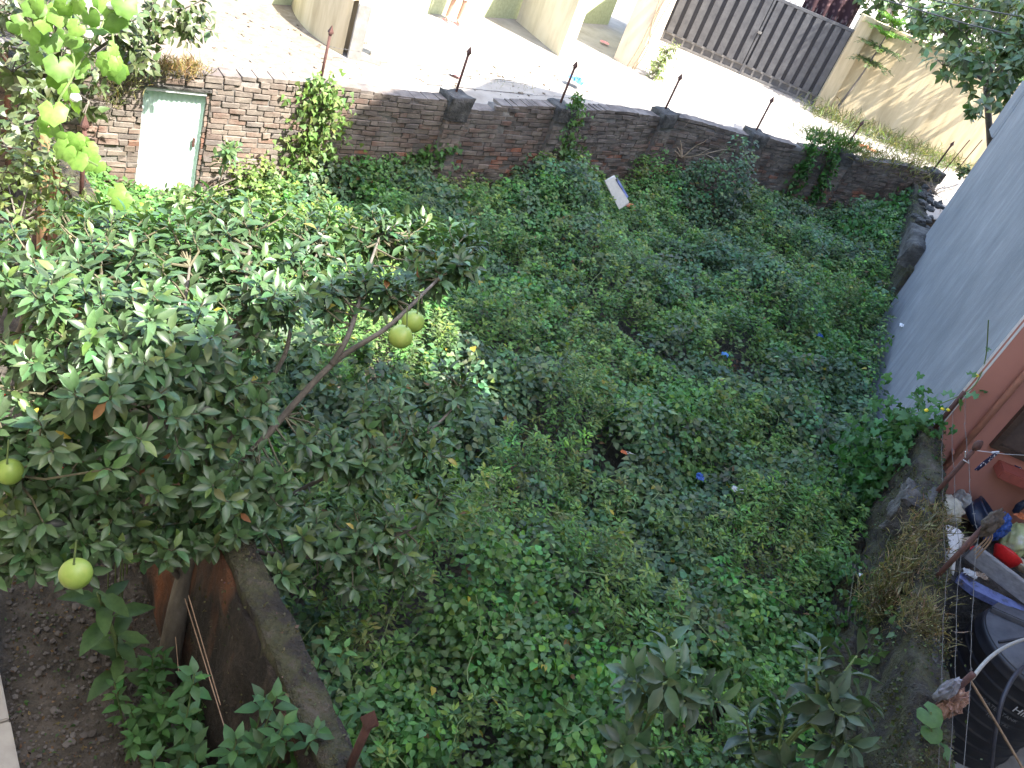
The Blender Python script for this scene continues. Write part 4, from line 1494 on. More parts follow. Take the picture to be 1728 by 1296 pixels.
def veg_height(x, y):
    h = 0.16 + 0.55 * vnoise(x, y, 1.25, 1) ** 1.3 + 0.34 * vnoise(x, y, 0.55, 2) + 0.12 * vnoise(x, y, 0.22, 3)
    for (mx, my, mr, mh) in MOUNDS:
        h = h + mh * np.exp(-((x - mx) ** 2 + (y - my) ** 2) / (mr * mr))
    dcx, dcy = float((dL.x + dR.x) / 2 + .35), float((dL.y + dR.y) / 2 - .35)
    h = h * (1 - 0.8 * np.exp(-((x - dcx) ** 2 + (y - dcy) ** 2) / 1.0))
    # heaped against the right-hand walls and along the brick wall
    rx = np.interp(y, [3.0, 8.9, 15.6, 20.9], [3.36, 4.54, 5.8, 6.9])
    dr_ = np.clip(rx - x, 0, 9)
    h = h + 0.45 * np.exp(-dr_ / 0.5) * (y > 8.8)
    return h


SP = 0.15
gx, gy = np.meshgrid(np.arange(-7, 7.2, SP), np.arange(1.2, 21.5, SP))
gx = (gx + RNG.uniform(-.5, .5, gx.shape) * SP * 1.4).ravel()
gy = (gy + RNG.uniform(-.5, .5, gy.shape) * SP * 1.4).ravel()
VP = [(0.35, 2.25), (-6.15, 8.35), (-5.9, 8.75)] + [(BW[i][0] + 0.17, BW[i][1] - 0.17) for i in range(1, 8)] + [(5.55, 15.4), (4.38, 8.9), (3.2, 3.2), (3.0, 1.4)]
ok = inpoly(gx, gy, VP)
gx, gy = gx[ok], gy[ok]
gap = vnoise(gx, gy, 0.9, 5) * 0.6 + vnoise(gx, gy, 0.35, 6) * 0.4
bare = np.zeros(len(gx), bool)
for (px, py, r) in ((890, 770, .34), (1232, 596, .35), (1050, 580, .4), (1400, 806, .35), (1180, 335, .7), (870, 650, .25), (1010, 790, .3), (1390, 1050, .4), (1250, 620, .3), (1030, 905, .25)):
    c = at(px, py, 0.3)
    bare |= ((gx - c.x) ** 2 + (gy - c.y) ** 2 < (r * 0.75) ** 2) & (RNG.random(len(gx)) < 0.9)
keep = (~bare) & ((gap > 0.17) | (RNG.random(len(gx)) < 0.5))
bx, by = gx[~keep], gy[~keep]
gx, gy = gx[keep], gy[keep]
npl = len(gx)
hh = veg_height(gx, gy) * RNG.uniform(0.8, 1.15, npl)
spn = vnoise(gx, gy, 1.3, 8) * 0.6 + vnoise(gx, gy, 0.5, 9) * 0.4
sp2n = vnoise(gx, gy, 1.1, 11) * 0.6 + vnoise(gx, gy, 0.45, 12) * 0.4
spd = np.where(spn < 0.45, 0, 1)
spd = np.where(sp2n > np.where(gy > 6.5, 0.50, 0.64) + 0.10 * (gx > 3.4), 2, spd)
near = gy < 8.5
COLS = {0: (0.088, 0.19, 0.058), 1: (0.08, 0.142, 0.072), 2: (0.108, 0.192, 0.058)}
tot_leaf = 0
batches = {}
NL = {0: 62, 1: 50, 2: 62}
for s in (0, 1, 2):
    for nr in (True, False):
        m_ = (spd == s) & (near == nr)
        n = int(m_.sum())
        if not n:
            continue
        k = NL[s] if nr else int(NL[s] * 0.8)
        X, Y, Hh = np.repeat(gx[m_], k), np.repeat(gy[m_], k), np.repeat(hh[m_], k)
        N_ = n * k
        u = RNG.random(N_)
        if s == 2:      # upright sprigs with narrow leaves in whorls
            rr = RNG.random(N_) * 0.09 * (0.35 + u)
            zz = (Hh + 0.10) * (1 - u ** 1.5 * 0.6)
            up_ = 0.35
        else:
            rr = np.sqrt(RNG.random(N_)) * 0.15
            zz = Hh * (1 - u ** 2.2 * 0.6)
            up_ = -0.1
        an = RNG.uniform(0, 2 * np.pi, N_)
        P = np.stack([X + np.cos(an) * rr, Y + np.sin(an) * rr, np.maximum(zz, 0.02)], -1)
        an2 = an + RNG.normal(0, 0.7, N_)
        D = np.stack([np.cos(an2), np.sin(an2), RNG.normal(up_, 0.35, N_)], -1)
        Nn = upn(N_, 0.42, (0.05, -0.3, 1))
        base = np.repeat(vary(COLS[s], n, 0.2, 0.1), k, 0)
        C_ = base * (1 + RNG.normal(0, 0.16, (N_, 1))) * (1 + RNG.normal(0, 0.07, (N_, 3)))
        # fresh yellow-green tips and a few dead leaves
        tip = (u < 0.12) & (RNG.random(N_) < 0.5)
        C_[tip] *= np.array([1.5, 1.25, 0.9])
        dead = RNG.random(N_) < (0.002 + 0.02 * (u > 0.7))
        C_[dead] = np.array([0.19, 0.11, 0.05]) * RNG.uniform(0.6, 1.3, (dead.sum(), 1))
        yel = RNG.random(N_) < 0.002
        C_[yel] = np.array([0.32, 0.26, 0.04])
        if s == 0:
            S = RNG.uniform(0.042, 0.078, N_)
            T = T_HEART if nr else T_HEART
        elif s == 1:
            S = RNG.uniform(0.05, 0.092, N_)
            T = T_HEART
        else:
            S = RNG.uniform(0.045, 0.08, N_)
            T = T_LANCE if nr else T_DIA
        batches.setdefault(id(T), (T, []))[1].append((P, D, Nn, S, C_))
        tot_leaf += N_
k_ = 0
names = {id(T_HEART): 'vine_ground_cover', id(T_LANCE): 'weed_ground_cover', id(T_DIA): 'far_weed_cover'}
labs = {id(T_HEART): 'tangle of heart-leaved green vines filling the plot', id(T_LANCE): 'upright narrow-leaved weeds among the near vines', id(T_DIA): 'fine-leaved weeds among the vines towards the brick wall'}
for key, (T, L) in batches.items():
    P, D, Nn, S, C_ = [np.concatenate([b[i] for b in L]) for i in range(5)]
    wid = RNG.uniform(0.8, 1.2, len(P))
    o = leaf_batch(names[key], T, P, D, Nn, S, C_, 'leaf', None, wid)
    tag(o, labs[key], 'ground cover', kind='stuff')
print('ground leaves', tot_leaf)

# dead leaves and stalks on the bare patches
n = len(bx) * 10
X, Y = np.repeat(bx, 10) + RNG.normal(0, .09, n), np.repeat(by, 10) + RNG.normal(0, .09, n)
P = np.stack([X, Y, RNG.uniform(0.01, 0.12, n)], -1)
C_ = vary((0.17, 0.09, 0.05), n, 0.35, 0.12)
g_ = RNG.random(n) < 0.25
C_[g_] = vary((0.07, 0.12, 0.035), int(g_.sum()))
o = leaf_batch('leaf_litter', T_DIA, P, rdir(n, 0.1), upn(n, 0.6), RNG.uniform(0.04, 0.09, n), C_, 'leaf')
tag(o, 'brown dead leaves lying in the gaps of the vines', 'leaf litter', kind='stuff')
st = MB()
for i in range(500):
    j = random.randrange(npl)
    p = Vector((gx[j], gy[j], 0.0))
    h = hh[j]
    q = p + Vector((random.gauss(0, .12), random.gauss(0, .12), h * random.uniform(0.9, 1.15)))
    mid = (p + q) / 2 + Vector((random.gauss(0, .05), random.gauss(0, .05), 0))
    st.tube([p, mid, q], [0.004, 0.003, 0.002], 3, False)
tag(st.build('vine_stems', 'twig'), 'thin brown stems of the vines', 'stems', kind='stuff')


rn = MB()
for i in range(260):
    x, y = random.uniform(-4, 6), random.uniform(3, 17)
    if not inpoly(np.array([x]), np.array([y]), VP)[0]:
        continue
    a = random.uniform(0, 6.28)
    pts = []
    for k in range(9):
        h = float(veg_height(np.array([x]), np.array([y]))[0]) + random.uniform(0.0, .06)
        pts.append((x, y, h))
        a += random.gauss(0, .35)
        x += math.cos(a) * .1
        y += math.sin(a) * .1
    rn.tube(pts, taper(.005, .0025, 9), 3, False)
tag(rn.build('vine_runners', 'greenstem'), 'loose runner stems trailing over the vines', 'stems', kind='stuff')
# a few taller mixed weeds with larger leaves
tips, dirs = [], []
tm_ = MB()
for i in range(70):
    j = random.randrange(npl)
    b = Vector((gx[j], gy[j], 0))
    t = b + Vector((random.gauss(0, .05), random.gauss(0, .05), hh[j] + random.uniform(.08, .25)))
    tm_.tube([b, t], [.006, .004], 4, False)
    for f in (1, .9, .8):
        tips.append(b.lerp(t, f))
        dirs.append(Vector((random.gauss(0, .2), random.gauss(0, .2), 1)))
MIX = (tips, dirs)
tag(tm_.build('weed_stems', 'greenstem'), 'stems of the taller weeds among the vines', 'stems', kind='stuff')


# ============================================================ CREEPERS
def creeper(name, label, spine, spread, n, size, col, T=T_IVYS, face=(0.5, -0.6, 0.6), mat='leaf', jitter=0.05, cat='creeper', stems=True, single=0, colv=0.2, group=None, var=None):
    """leaves hugging a path of points; spread may vary along it"""
    e = empty(name, label, cat, group)
    sp = [Vector(p) for p in spine]
    cum = [0]
    for a, b in zip(sp[:-1], sp[1:]):
        cum.append(cum[-1] + (b - a).length)
    t = RNG.random(n) * cum[-1]
    P = np.zeros((n, 3))
    w = np.zeros(n)
    for i in range(3):
        P[:, i] = np.interp(t, cum, [p[i] for p in sp])
    w = np.interp(t, cum, spread if isinstance(spread, (list, tuple)) else [spread] * len(sp))
    f = Vector(face).normalized()
    side = f.cross(Vector((0, 0, 1)))
    side = side.normalized() if side.length > 0.1 else Vector((1, 0, 0))
    upv = side.cross(f)
    a1, a2, a3 = RNG.normal(0, 0.5, n), RNG.normal(0, 0.45, n), np.abs(RNG.normal(0, 1, n))
    P += (a1 * w)[:, None] * np.array(side)[None] + (a2 * w * 0.8)[:, None] * np.array(upv)[None] + (a3 * jitter)[:, None] * np.array(f)[None]
    D = np.array((0, 0, -0.7))[None] + RNG.normal(0, 0.55, (n, 3)) + 0.3 * np.array(f)[None]
    Nn = np.array(f)[None] + RNG.normal(0, 0.45, (n, 3))
    S = RNG.uniform(0.65, 1.3, n) * size
    C_ = vary(col, n, colv, 0.1)
    if stems:
        m = MB()
        for q in range(3):
            off = side * random.uniform(-.3, .3) * float(np.mean(w))
            m.tube([p + off * (0.5 + random.random()) for p in sp], 0.006, 4)
        m.build('stem', 'twig', e)
    if single:
        order_ = np.argsort(-S)[:single]
        msk = np.zeros(n, bool)
        msk[order_] = True
        cols = [tuple(c) for c in vary(col, 6, 0.18, 0.1)]
        leaf_objs(leaf_variants(label, T, mat, cols), P[msk], D[msk], Nn[msk], S[msk], e)
        P, D, Nn, S, C_ = P[~msk], D[~msk], Nn[~msk], S[~msk], C_[~msk]
    if len(P):
        tag(leaf_batch('foliage', T, P, D, Nn, S, C_, mat, e), kind='stuff')
    return e


def on_wall(px, py, off=0.16):
    """point on the plot face of the brick wall"""
    r = ray(px, py)
    best = None
    for a, b in zip(BW[:-1], BW[1:]):
        a, b = V2(a), V2(b)
        d = (b - a).normalized()
        n = Vector((d.y, -d.x, 0))
        o = a + n * off
        k = n.dot(o) - 0
        den = n.x * r.x + n.y * r.y
        t = k / den
        q = Vector((0, 0, CAM_Z)) + r * t
        s = (q - a).dot(d)
        if -0.3 <= s <= (b - a).length + 0.3 and t > 0:
            best = q
            break
    return best if best is not None else dep(px, py, 14)


LIME = (0.17, 0.25, 0.07)
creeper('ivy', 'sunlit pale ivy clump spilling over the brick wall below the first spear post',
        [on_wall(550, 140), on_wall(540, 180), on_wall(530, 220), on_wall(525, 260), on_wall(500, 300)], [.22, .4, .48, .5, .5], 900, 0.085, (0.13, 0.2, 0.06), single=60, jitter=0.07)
creeper('ivy', 'low ivy climbing the foot of the brick wall around the second pier',
        [on_wall(610, 290), on_wall(660, 275), on_wall(720, 265), on_wall(760, 240)], [.4, .4, .35, .15], 420, 0.085, (0.07, 0.15, 0.04), single=40)
creeper('ivy', 'narrow ivy column climbing the brick wall by the third spear post',
        [on_wall(972, 160), on_wall(968, 195), on_wall(950, 225), on_wall(962, 260), on_wall(945, 300), on_wall(955, 325)], [.12, .18, .3, .25, .35, .4], 560, 0.085, (0.08, 0.15, 0.045), single=50)
creeper('ivy', 'left strand of the dark green creeper hanging beside the leaning post',
        [on_wall(1375, 235), on_wall(1360, 270), on_wall(1345, 300), on_wall(1325, 340), on_wall(1310, 360)], [.25, .25, .25, .25, .3], 330, 0.1, (0.055, 0.14, 0.035), single=40)
creeper('ivy', 'right strand of the dark green creeper under the leaning post',
        [on_wall(1400, 240), on_wall(1405, 270), on_wall(1390, 300), on_wall(1375, 330), on_wall(1360, 350)], [.3, .25, .22, .2, .3], 330, 0.1, (0.055, 0.14, 0.035), single=40)
creeper('ivy', 'leafy creeper climbing towards the far right corner of the plot',
        [at(1540, 335, 1.3), at(1500, 365, 1.0), at(1460, 385, 0.8), at(1430, 400, 0.6)], [.3, .45, .45, .4], 480, 0.11, (0.06, 0.15, 0.045), face=(-0.5, -0.5, 0.7), single=40, jitter=0.12)
creeper('creeper', 'heap of broad vine leaves draped over the mossy wall near the grey house',
        [at(1560, 705, 1.75), at(1530, 730, 1.55), at(1490, 760, 1.25), at(1465, 800, 0.95), at(1462, 845, 0.6)], [.3, .42, .42, .4, .3], 620, 0.105, (0.05, 0.14, 0.04), face=(-0.7, -0.5, 0.6), single=120, jitter=0.16, T=T_IVY)
creeper('creeper', 'thin strand of pale heart leaves hanging on the mossy wall below the dry grass',
        [at(1530, 1060, 1.5), at(1505, 1085, 1.3), at(1490, 1110, 1.15), at(1470, 1130, 0.95)], .22, 60, 0.08, (0.08, 0.16, 0.06), face=(-0.7, -0.5, 0.6), single=60, jitter=0.05, T=T_HEART)
creeper('creeper', 'small-leaved growth at the foot of the mossy wall by the citrus tops',
        [at(1450, 960, 0.9), at(1440, 1060, 0.8), at(1450, 1150, 0.7), at(1470, 1240, 0.6)], .4, 420, 0.06, (0.05, 0.11, 0.035), face=(-0.5, -0.5, 0.8), jitter=0.12, T=T_HEART)
creeper('creeper', 'moss tufts and small leaves on the dark face of the right wall',
        [at(1560, 1130, 1.6), at(1555, 1210, 1.55), at(1540, 1270, 1.5)], .3, 260, 0.03, (0.06, 0.075, 0.03), face=(-0.5, -0.5, 0.8), jitter=0.05, T=T_HEART)
# flowering squash shoots over the broken post
e = empty('flowering_creeper', 'broad pale leaves and yellow flowers over the broken post by the grey wall', 'creeper')
cols = [(0.07, 0.15, 0.07), (0.08, 0.17, 0.06), (0.06, 0.14, 0.05)]
ms = leaf_variants('sq2', T_IVY, 'big', cols)
sp_ = [(1545, 672, 2.05), (1580, 678, 2.15), (1600, 665, 2.25), (1640, 668, 2.3), (1660, 660, 2.3), (1640, 632, 2.5), (1665, 625, 2.5), (1622, 684, 2.1), (1560, 700, 1.95), (1520, 700, 1.8), (1530, 720, 1.7), (1668, 590, 2.75)]
P = [at(a, b, c) for a, b, c in sp_]
leaf_objs(ms, P, RNG.normal(0, 1, (12, 3)) * [1, 1, .3], upn(12, .3, (-.2, -.4, 1)), [.17, .15, .16, .17, .1, .12, .1, .15, .17, .18, .16, .06], e)
MB().tube(curve_pts([at(1540, 700, 1.8), at(1590, 680, 2.0), at(1640, 655, 2.3), at(1662, 610, 2.6), at(1668, 540, 3.1)], 6), [0.006] * 25, 4).build('stem', 'greenstem', e)
for a, b, c in ((1563, 692, 2.0), (1590, 690, 2.05), (1648, 634, 2.45), (1600, 692, 2.0)):
    lump('flower', at(a, b, c), (0.025, 0.025, 0.018), 'yellowfl', e, 1, 0.4, 2, a)
# round leaves at the lower right
e = empty('round_leaf_creeper', 'column of large round grey-green leaves beside the black tank', 'creeper')
ms = leaf_variants('rnd', T_ROUND, 'big', [(0.16, 0.21, 0.135), (0.14, 0.2, 0.12), (0.08, 0.16, 0.055)])
P = [at(1568, 1203, 1.9), at(1572, 1234, 1.8), at(1588, 1266, 1.7), at(1592, 1294, 1.62), at(1585, 1330, 1.6)]
leaf_objs(ms, P, [(0.6, -.6, 0), (.5, -.7, -.1), (.4, -.8, .1), (.8, -.3, -.2), (.3, -.8, 0)], upn(5, .25, (-.1, -.7, .8)), [.12, .1, .09, .12, .1], e)
MB().tube(curve_pts([P[0] + Vector((0, 0, .02)), P[1], P[2], P[3], P[4] - Vector((0, 0, .4))], 5), 0.006, 4).build('stem', 'greenstem', e)


# dry grasses
def grass(name, label, spots, n, h, col, spread, cat='grass', mat='leaf', droop=0.5):
    e = empty(name, label, cat)
    P, D, S = [], [], []
    for i in range(n):
        c = random.choice(spots)
        p = Vector(c) + Vector((random.gauss(0, spread), random.gauss(0, spread), random.gauss(0, spread * 0.4)))
        P.append(p)
        D.append((random.gauss(0, droop), random.gauss(0, droop), random.uniform(0.3, 1.0)))
        S.append(h * random.uniform(0.4, 1.2))
    n = len(P)
    tag(leaf_batch('blades', T_LANCE, P, D, RNG.normal(0, 1, (n, 3)), S, vary(col, n, 0.3, 0.12), mat, e, np.full(n, 0.11)), kind='stuff')
    P2 = np.array(P) + np.array(D) * np.array(S)[:, None] * RNG.uniform(0.5, 1.0, (n, 1))
    tag(leaf_batch('seed_heads', T_DIA, P2, RNG.normal(0, 1, (n, 3)), RNG.normal(0, 1, (n, 3)), RNG.uniform(.01, .02, n), vary(tuple(1.2 * c for c in col), n, 0.3, 0.12), mat, e), kind='stuff')
    return e


grass('dry_grass', 'straw-coloured dry grass growing along the top of the mossy right wall',
      [at(1545, 930, 1.65), at(1550, 965, 1.62), at(1525, 980, 1.5), at(1500, 1000, 1.35), at(1550, 1030, 1.62), at(1555, 1060, 1.62), at(1560, 905, 1.66), at(1480, 1020, 1.2), at(1575, 880, 1.68)], 3000, 0.14, (0.22, 0.185, 0.115), 0.10)
grass('dry_grass', 'olive dry weeds spilling down the plot side of the mossy wall',
      [at(1490, 1010, 1.25), at(1475, 1045, 1.1), at(1505, 985, 1.4), at(1520, 950, 1.5)], 700, 0.14, (0.12, 0.13, 0.045), 0.10)
grass('dry_grass', 'golden dry grass on the brick wall above the tin door',
      [on_wall(265, 120, 0.05), on_wall(295, 118, 0.05), on_wall(320, 116, 0.05)], 700, 0.16, (0.3, 0.215, 0.115), 0.09)
grass('wall_weeds', 'dusty grey-green weeds on the brick wall left of the door',
      [on_wall(190, 135, 0.1), on_wall(220, 125, 0.1), on_wall(180, 160, 0.1)], 500, 0.14, (0.2, 0.2, 0.09), 0.14)
wsp = [at(1380 + k * 28, 195 + k * 11 + random.uniform(-3, 6), SZ) for k in range(9)]
grass('wayside_weeds', 'green and dry weeds at the foot of the yellow wall', wsp, 2600, 0.32, (0.15, 0.17, 0.08), 0.35)
wsp = [on_wall(1440 + k * 22, 258 + k * 6, -0.1) for k in range(6)]
grass('wall_top_weeds', 'yellowish weeds along the far end of the brick wall top', wsp, 900, 0.25, (0.24, 0.22, 0.09), 0.2)
wsp = [on_wall(1370 + k * 15, 232 + k * 4, -0.05) for k in range(5)]
grass('wall_top_weeds', 'bright green weeds on the wall top left of the leaning post', wsp, 700, 0.26, (0.12, 0.2, 0.05), 0.16)
grass('street_weeds', 'few dry tufts in the cracks of the shaded street slab', [at(840, 145, SZ), at(890, 150, SZ), at(800, 138, SZ)], 120, 0.1, (0.2, 0.19, 0.1), 0.15)


# dead twigs on the wall
def twigs(name, label, base, n, L, mat='drytwig', cat='twigs', up=(0.1, 0, 0.8), r=0.007):
    e = empty(name, label, cat)
    m = MB()
    for k in range(n):
        p = Vector(base) + Vector((random.gauss(0, .03), random.gauss(0, .03), 0))
        d = Vector(up) + Vector((random.gauss(0, .45), random.gauss(0, .3), random.gauss(0, .3)))
        d.normalize()
        pts = [p]
        for q in range(6):
            d = (d + Vector((random.gauss(0, .2), random.gauss(0, .2), random.gauss(0, .15)))).normalized()
            pts.append(pts[-1] + d * L * random.uniform(0.6, 1.1) / 6)
            if random.random() < 0.5 and q > 1:
                dd_ = (d + Vector((random.gauss(0, .6), random.gauss(0, .6), random.gauss(0, .5)))).normalized()
                m.tube([pts[-1], pts[-1] + dd_ * L * 0.25, pts[-1] + dd_ * L * 0.4 + Vector((0, 0, -.02))], [r * .6, r * .45, r * .3], 4)
        m.tube(pts, taper(r, r * 0.35, len(pts)), 5)
    m.build('branches', mat, e)
    return e


twigs('dead_twigs', 'bare pale dead twigs standing on the brick wall between two spear posts', on_wall(1150, 265, 0.2), 6, 0.85, up=(0.1, -.1, 1), r=0.012)
twigs('dead_brush', 'grey dead brush lying on the corner rubble by the grey house', at(1575, 325, 1.5), 18, 0.6, up=(0, -.3, .3))
twigs('dead_brush', 'dry brown stalks in the bare hollow under the brick wall', at(1165, 350, 0.2), 22, 0.5, up=(0, -.2, .3))
twigs('dry_vine', 'dry creeper stalks hanging on the brick wall below the dead twigs', on_wall(1150, 300, 0.2), 7, 0.5, 'twig', up=(0, 0, -.6))


# ============================================================ TREES AND SHRUBS
def at_np(px, py, c):
    r = ray(px, py)
    t = c / (TN.x * r.x + TN.y * r.y)
    return Vector((0, 0, CAM_Z)) + r * t


def rosettes(tips, dirs, per, size, spread=0.85):
    """leaf positions spiralled round shoot ends"""
    P, D, N_, S = [], [], [], []
    for t, d in zip(tips, dirs):
        d = Vector(d).normalized()
        x = d.orthogonal().normalized()
        y = d.cross(x)
        a0 = random.uniform(0, 6.28)
        k = max(3, int(random.gauss(per, per * 0.2)))
        for i in range(k):
            a = a0 + i * 2.4
            f = i / k
            rad_ = x * math.cos(a) + y * math.sin(a)
            p = Vector(t) - d * (0.16 * f) + rad_ * 0.008
            dirn = rad_ * (spread + random.gauss(0, .15)) + d * (1.0 - 1.1 * f + random.gauss(0, .2)) + Vector((0, 0, -0.15 * f))
            nn = d * (0.9) - rad_ * 0.35 + Vector((random.gauss(0, .25), random.gauss(0, .25), 0.5))
            P.append(p)
            D.append(dirn)
            N_.append(nn)
            S.append(size * random.uniform(0.65, 1.15) * (1 - 0.25 * (1 - f)))
    return np.array(P), np.array(D), np.array(N_), np.array(S)


def near_limb(p, limbs):
    best, bd = None, 1e9
    for L in limbs:
        for q in L:
            d = (q - p).length + max(0, q.z - p.z) * 0.8
            if d < bd:
                bd, best = d, q
    return best


def leafy(e, P, D, N_, S, T, mat, col, single, key, colv=0.2, name='foliage', extra=None):
    n = len(P)
    C_ = vary(col, n, colv, 0.08)
    if extra:
        for frac, c in extra:
            mk = RNG.random(n) < frac
            C_[mk] = vary(c, int(mk.sum()), 0.2, 0.08)
    if single:
        # the leaves that show largest from the house are single leaves
        rel = P - np.array([0, 0, CAM_Z])
        sc = S / np.maximum(rel @ np.array(_fw), 0.5) + RNG.random(n) * 0.004
        msk = np.zeros(n, bool)
        msk[np.argsort(-sc)[:single]] = True
        leaf_objs(leaf_variants(key, T, mat, [tuple(c) for c in vary(col, 10, colv, 0.08)]), P[msk], D[msk], N_[msk], S[msk], e)
        P, D, N_, S, C_ = P[~msk], D[~msk], N_[~msk], S[~msk], C_[~msk]
    if len(P):
        tag(leaf_batch(name, T, P, D, N_, S, C_, mat, e), kind='stuff')


P, D, N_, S = rosettes(MIX[0], MIX[1], 7, 0.13, 1.0)
T_BROADW = tmpl([(0, 0.015), (0.12, 0.1), (0.35, 0.27), (0.65, 0.2), (1, 0)], 0.3, 0.25)
tag(leaf_batch('tall_weeds', T_BROADW, P, D, N_, S, vary((0.085, 0.16, 0.05), len(P), .25, .1), 'leaf'), 'taller broad-leaved weeds dotted through the vines', 'weeds', kind='stuff')

# ---- the citrus tree
ct = empty('citrus_tree', 'spreading pomelo tree with glossy leaves and green fruit at the left', 'tree')
base = Vector((-1.46, 3.5, -0.05))
f1 = at(312, 985, 0.95)
f2 = at(345, 905, 1.35)
trunk = curve_pts([base, at(291, 1080, 0.45), f1, f2], 6)
tm = MB()
tm.tube(trunk, taper(0.085, 0.065, len(trunk)), 10)
tm.build('trunk', 'bark', ct, True)
LIMB = [
    [f2, at(390, 810, 1.75), at(450, 735, 2.1), at(560, 615, 2.55), at(650, 555, 2.85), at(720, 490, 3.0), at(770, 440, 3.05)],
    [f2, at(345, 800, 1.8), at(330, 690, 2.3), at(310, 560, 2.75), at(320, 450, 2.95)],
    [f1, at(265, 860, 1.5), at(200, 760, 2.1), at(140, 640, 2.5), at(90, 520, 2.7), at(70, 450, 2.75)],
    [at(345, 800, 1.8), at(420, 690, 2.2), at(480, 600, 2.5), at(500, 500, 2.75), at(540, 420, 2.85)],
    [f2, at(430, 870, 1.5), at(520, 820, 1.75), at(620, 770, 1.95), at(720, 730, 2.05), at(790, 660, 2.15)],
    [f2, at(430, 930, 1.4), at(520, 940, 1.5), at(620, 925, 1.65), at(720, 880, 1.8)],
    [f1, at(230, 900, 1.5), at(160, 870, 1.8), at(90, 800, 2.05), at(20, 800, 2.15)],
    [at(330, 690, 2.3), at(240, 610, 2.6), at(180, 520, 2.75), at(170, 430, 2.75)],
    [at(560, 615, 2.55), at(590, 560, 2.75), at(620, 460, 2.9), at(640, 400, 2.9)],
    [at(330, 690, 2.3), at(400, 560, 2.75), at(420, 430, 2.95), at(430, 390, 2.95)],
]
limbs = []
for k, L in enumerate(LIMB):
    c = curve_pts(L, 7)
    limbs.append(c)
    MB().tube(c, taper(0.032 if k in (0, 1, 2) else 0.022, 0.007, len(c)), 8).build('limb', 'bark', ct, True)
LUMPS = [(60, 470, 2.7, .46), (60, 620, 2.5, .46), (160, 560, 2.85, .45), (170, 420, 2.65, .42), (300, 430, 2.9, .45), (290, 560, 3.0, .45), (200, 690, 2.75, .42), (40, 740, 2.3, .36), (420, 410, 2.9, .42), (450, 520, 2.9, .33), (540, 410, 2.8, .36), (640, 400, 2.85, .3), (740, 420, 2.95, .3), (560, 480, 2.9, .28), (660, 490, 2.95, .22), (380, 680, 2.5, .35), (320, 790, 2.2, .40), (200, 830, 2.1, .38), (60, 880, 2.0, .34), (430, 820, 2.0, .30), (530, 760, 2.1, .26), (640, 690, 2.2, .28), (770, 650, 2.2, .24), (620, 790, 2.0, .28), (720, 740, 2.1, .24), (520, 890, 1.8, .28), (640, 890, 1.8, .28), (740, 850, 1.9, .22), (590, 960, 1.6, .2), (690, 940, 1.7, .22), (390, 880, 1.8, .26), (480, 970, 1.6, .18), (270, 900, 1.8, .26), (130, 360, 2.4, .2), (350, 370, 2.8, .25), (700, 380, 2.9, .2), (790, 410, 2.95, .16), (130, 920, 1.9, .22), (20, 930, 1.9, .2), (340, 900, 1.7, .22), (775, 440, 3.05, .2), (735, 455, 3.0, .2)]
tips, dirs = [], []
twm = MB()
for (px, py, z, r) in LUMPS:
    c = at(px, py, z)
    n = int((10 + 150 * r * r) * (0.62 if px > 430 and py > 600 else 1.0))
    for i in range(n):
        v = Vector((random.gauss(0, 1), random.gauss(0, 1), random.gauss(0.25, 1))).normalized()
        q = c + Vector((v.x, v.y, v.z * 0.7)) * r * (random.random() ** 0.45)
        a = near_limb(q, limbs)
        d = (q - a)
        dirn = (d.normalized() * 0.6 + v * 0.6 + Vector((0, 0, 0.55)) + Vector((random.gauss(0, .2), random.gauss(0, .2), 0))).normalized()
        tips.append(q)
        dirs.append(dirn)
        if d.length < 1.2:
            mid = (a + q) / 2 + Vector((0, 0, -0.08 * d.length)) + Vector((random.gauss(0, .03), random.gauss(0, .03), 0))
            twm.tube([a, mid, q - dirn * 0.05, q], [0.008, 0.006, 0.004, 0.003], 4, False)
tag(twm.build('twigs', 'twig', ct), kind='stuff')
P, D, N_, S = rosettes(tips, dirs, 13, 0.13)
leafy(ct, P, D, N_, S, T_CITRUS, 'gloss', (0.062, 0.118, 0.05), 300, 'citrus', 0.22, extra=[(0.006, (0.24, 0.22, 0.04)), (0.002, (0.25, 0.12, 0.05)), (0.08, (0.10, 0.15, 0.045))])
print('citrus leaves', len(P))


def pomelo(p, r, label):
    prof = []
    for i in range(17):
        a = math.pi * i / 16
        rr = math.sin(a)
        z = -math.cos(a)
        z2 = z * (0.98 if z < 0 else 1.02)
        rr *= 1 - 0.06 * max(0, z) ** 2
        prof.append((max(rr * r, 0.001), z2 * r))
    M = Matrix.Rotation(random.uniform(-.25, .25), 3, 'X') @ Matrix.Rotation(random.uniform(-.25, .25), 3, 'Y')
    o = MB().lathe(prof, p, 28, M).build('pomelo', 'pomelo', ct, True)
    tag(o, label)
    MB().tube([p + M @ Vector((0, 0, r * 0.97)), p + M @ Vector((0, 0, r * 1.12)), p + Vector((-.02, .02, r * 1.12 + 0.12))], [0.008, 0.005, 0.004], 5).build('fruit_stalk', 'greenstem', o)


pomelo(dep(676, 568, 5.15), 0.073, 'round green pomelo hanging left of its twin in mid picture')
pomelo(dep(697, 543, 5.35), 0.071, 'green pomelo hanging behind its twin, slightly higher')
pomelo(dep(128, 968, 3.95), 0.073, 'large yellow-green pomelo hanging low over the bare soil')
pomelo(dep(16, 796, 4.3), 0.067, 'sunlit pomelo at the left edge')

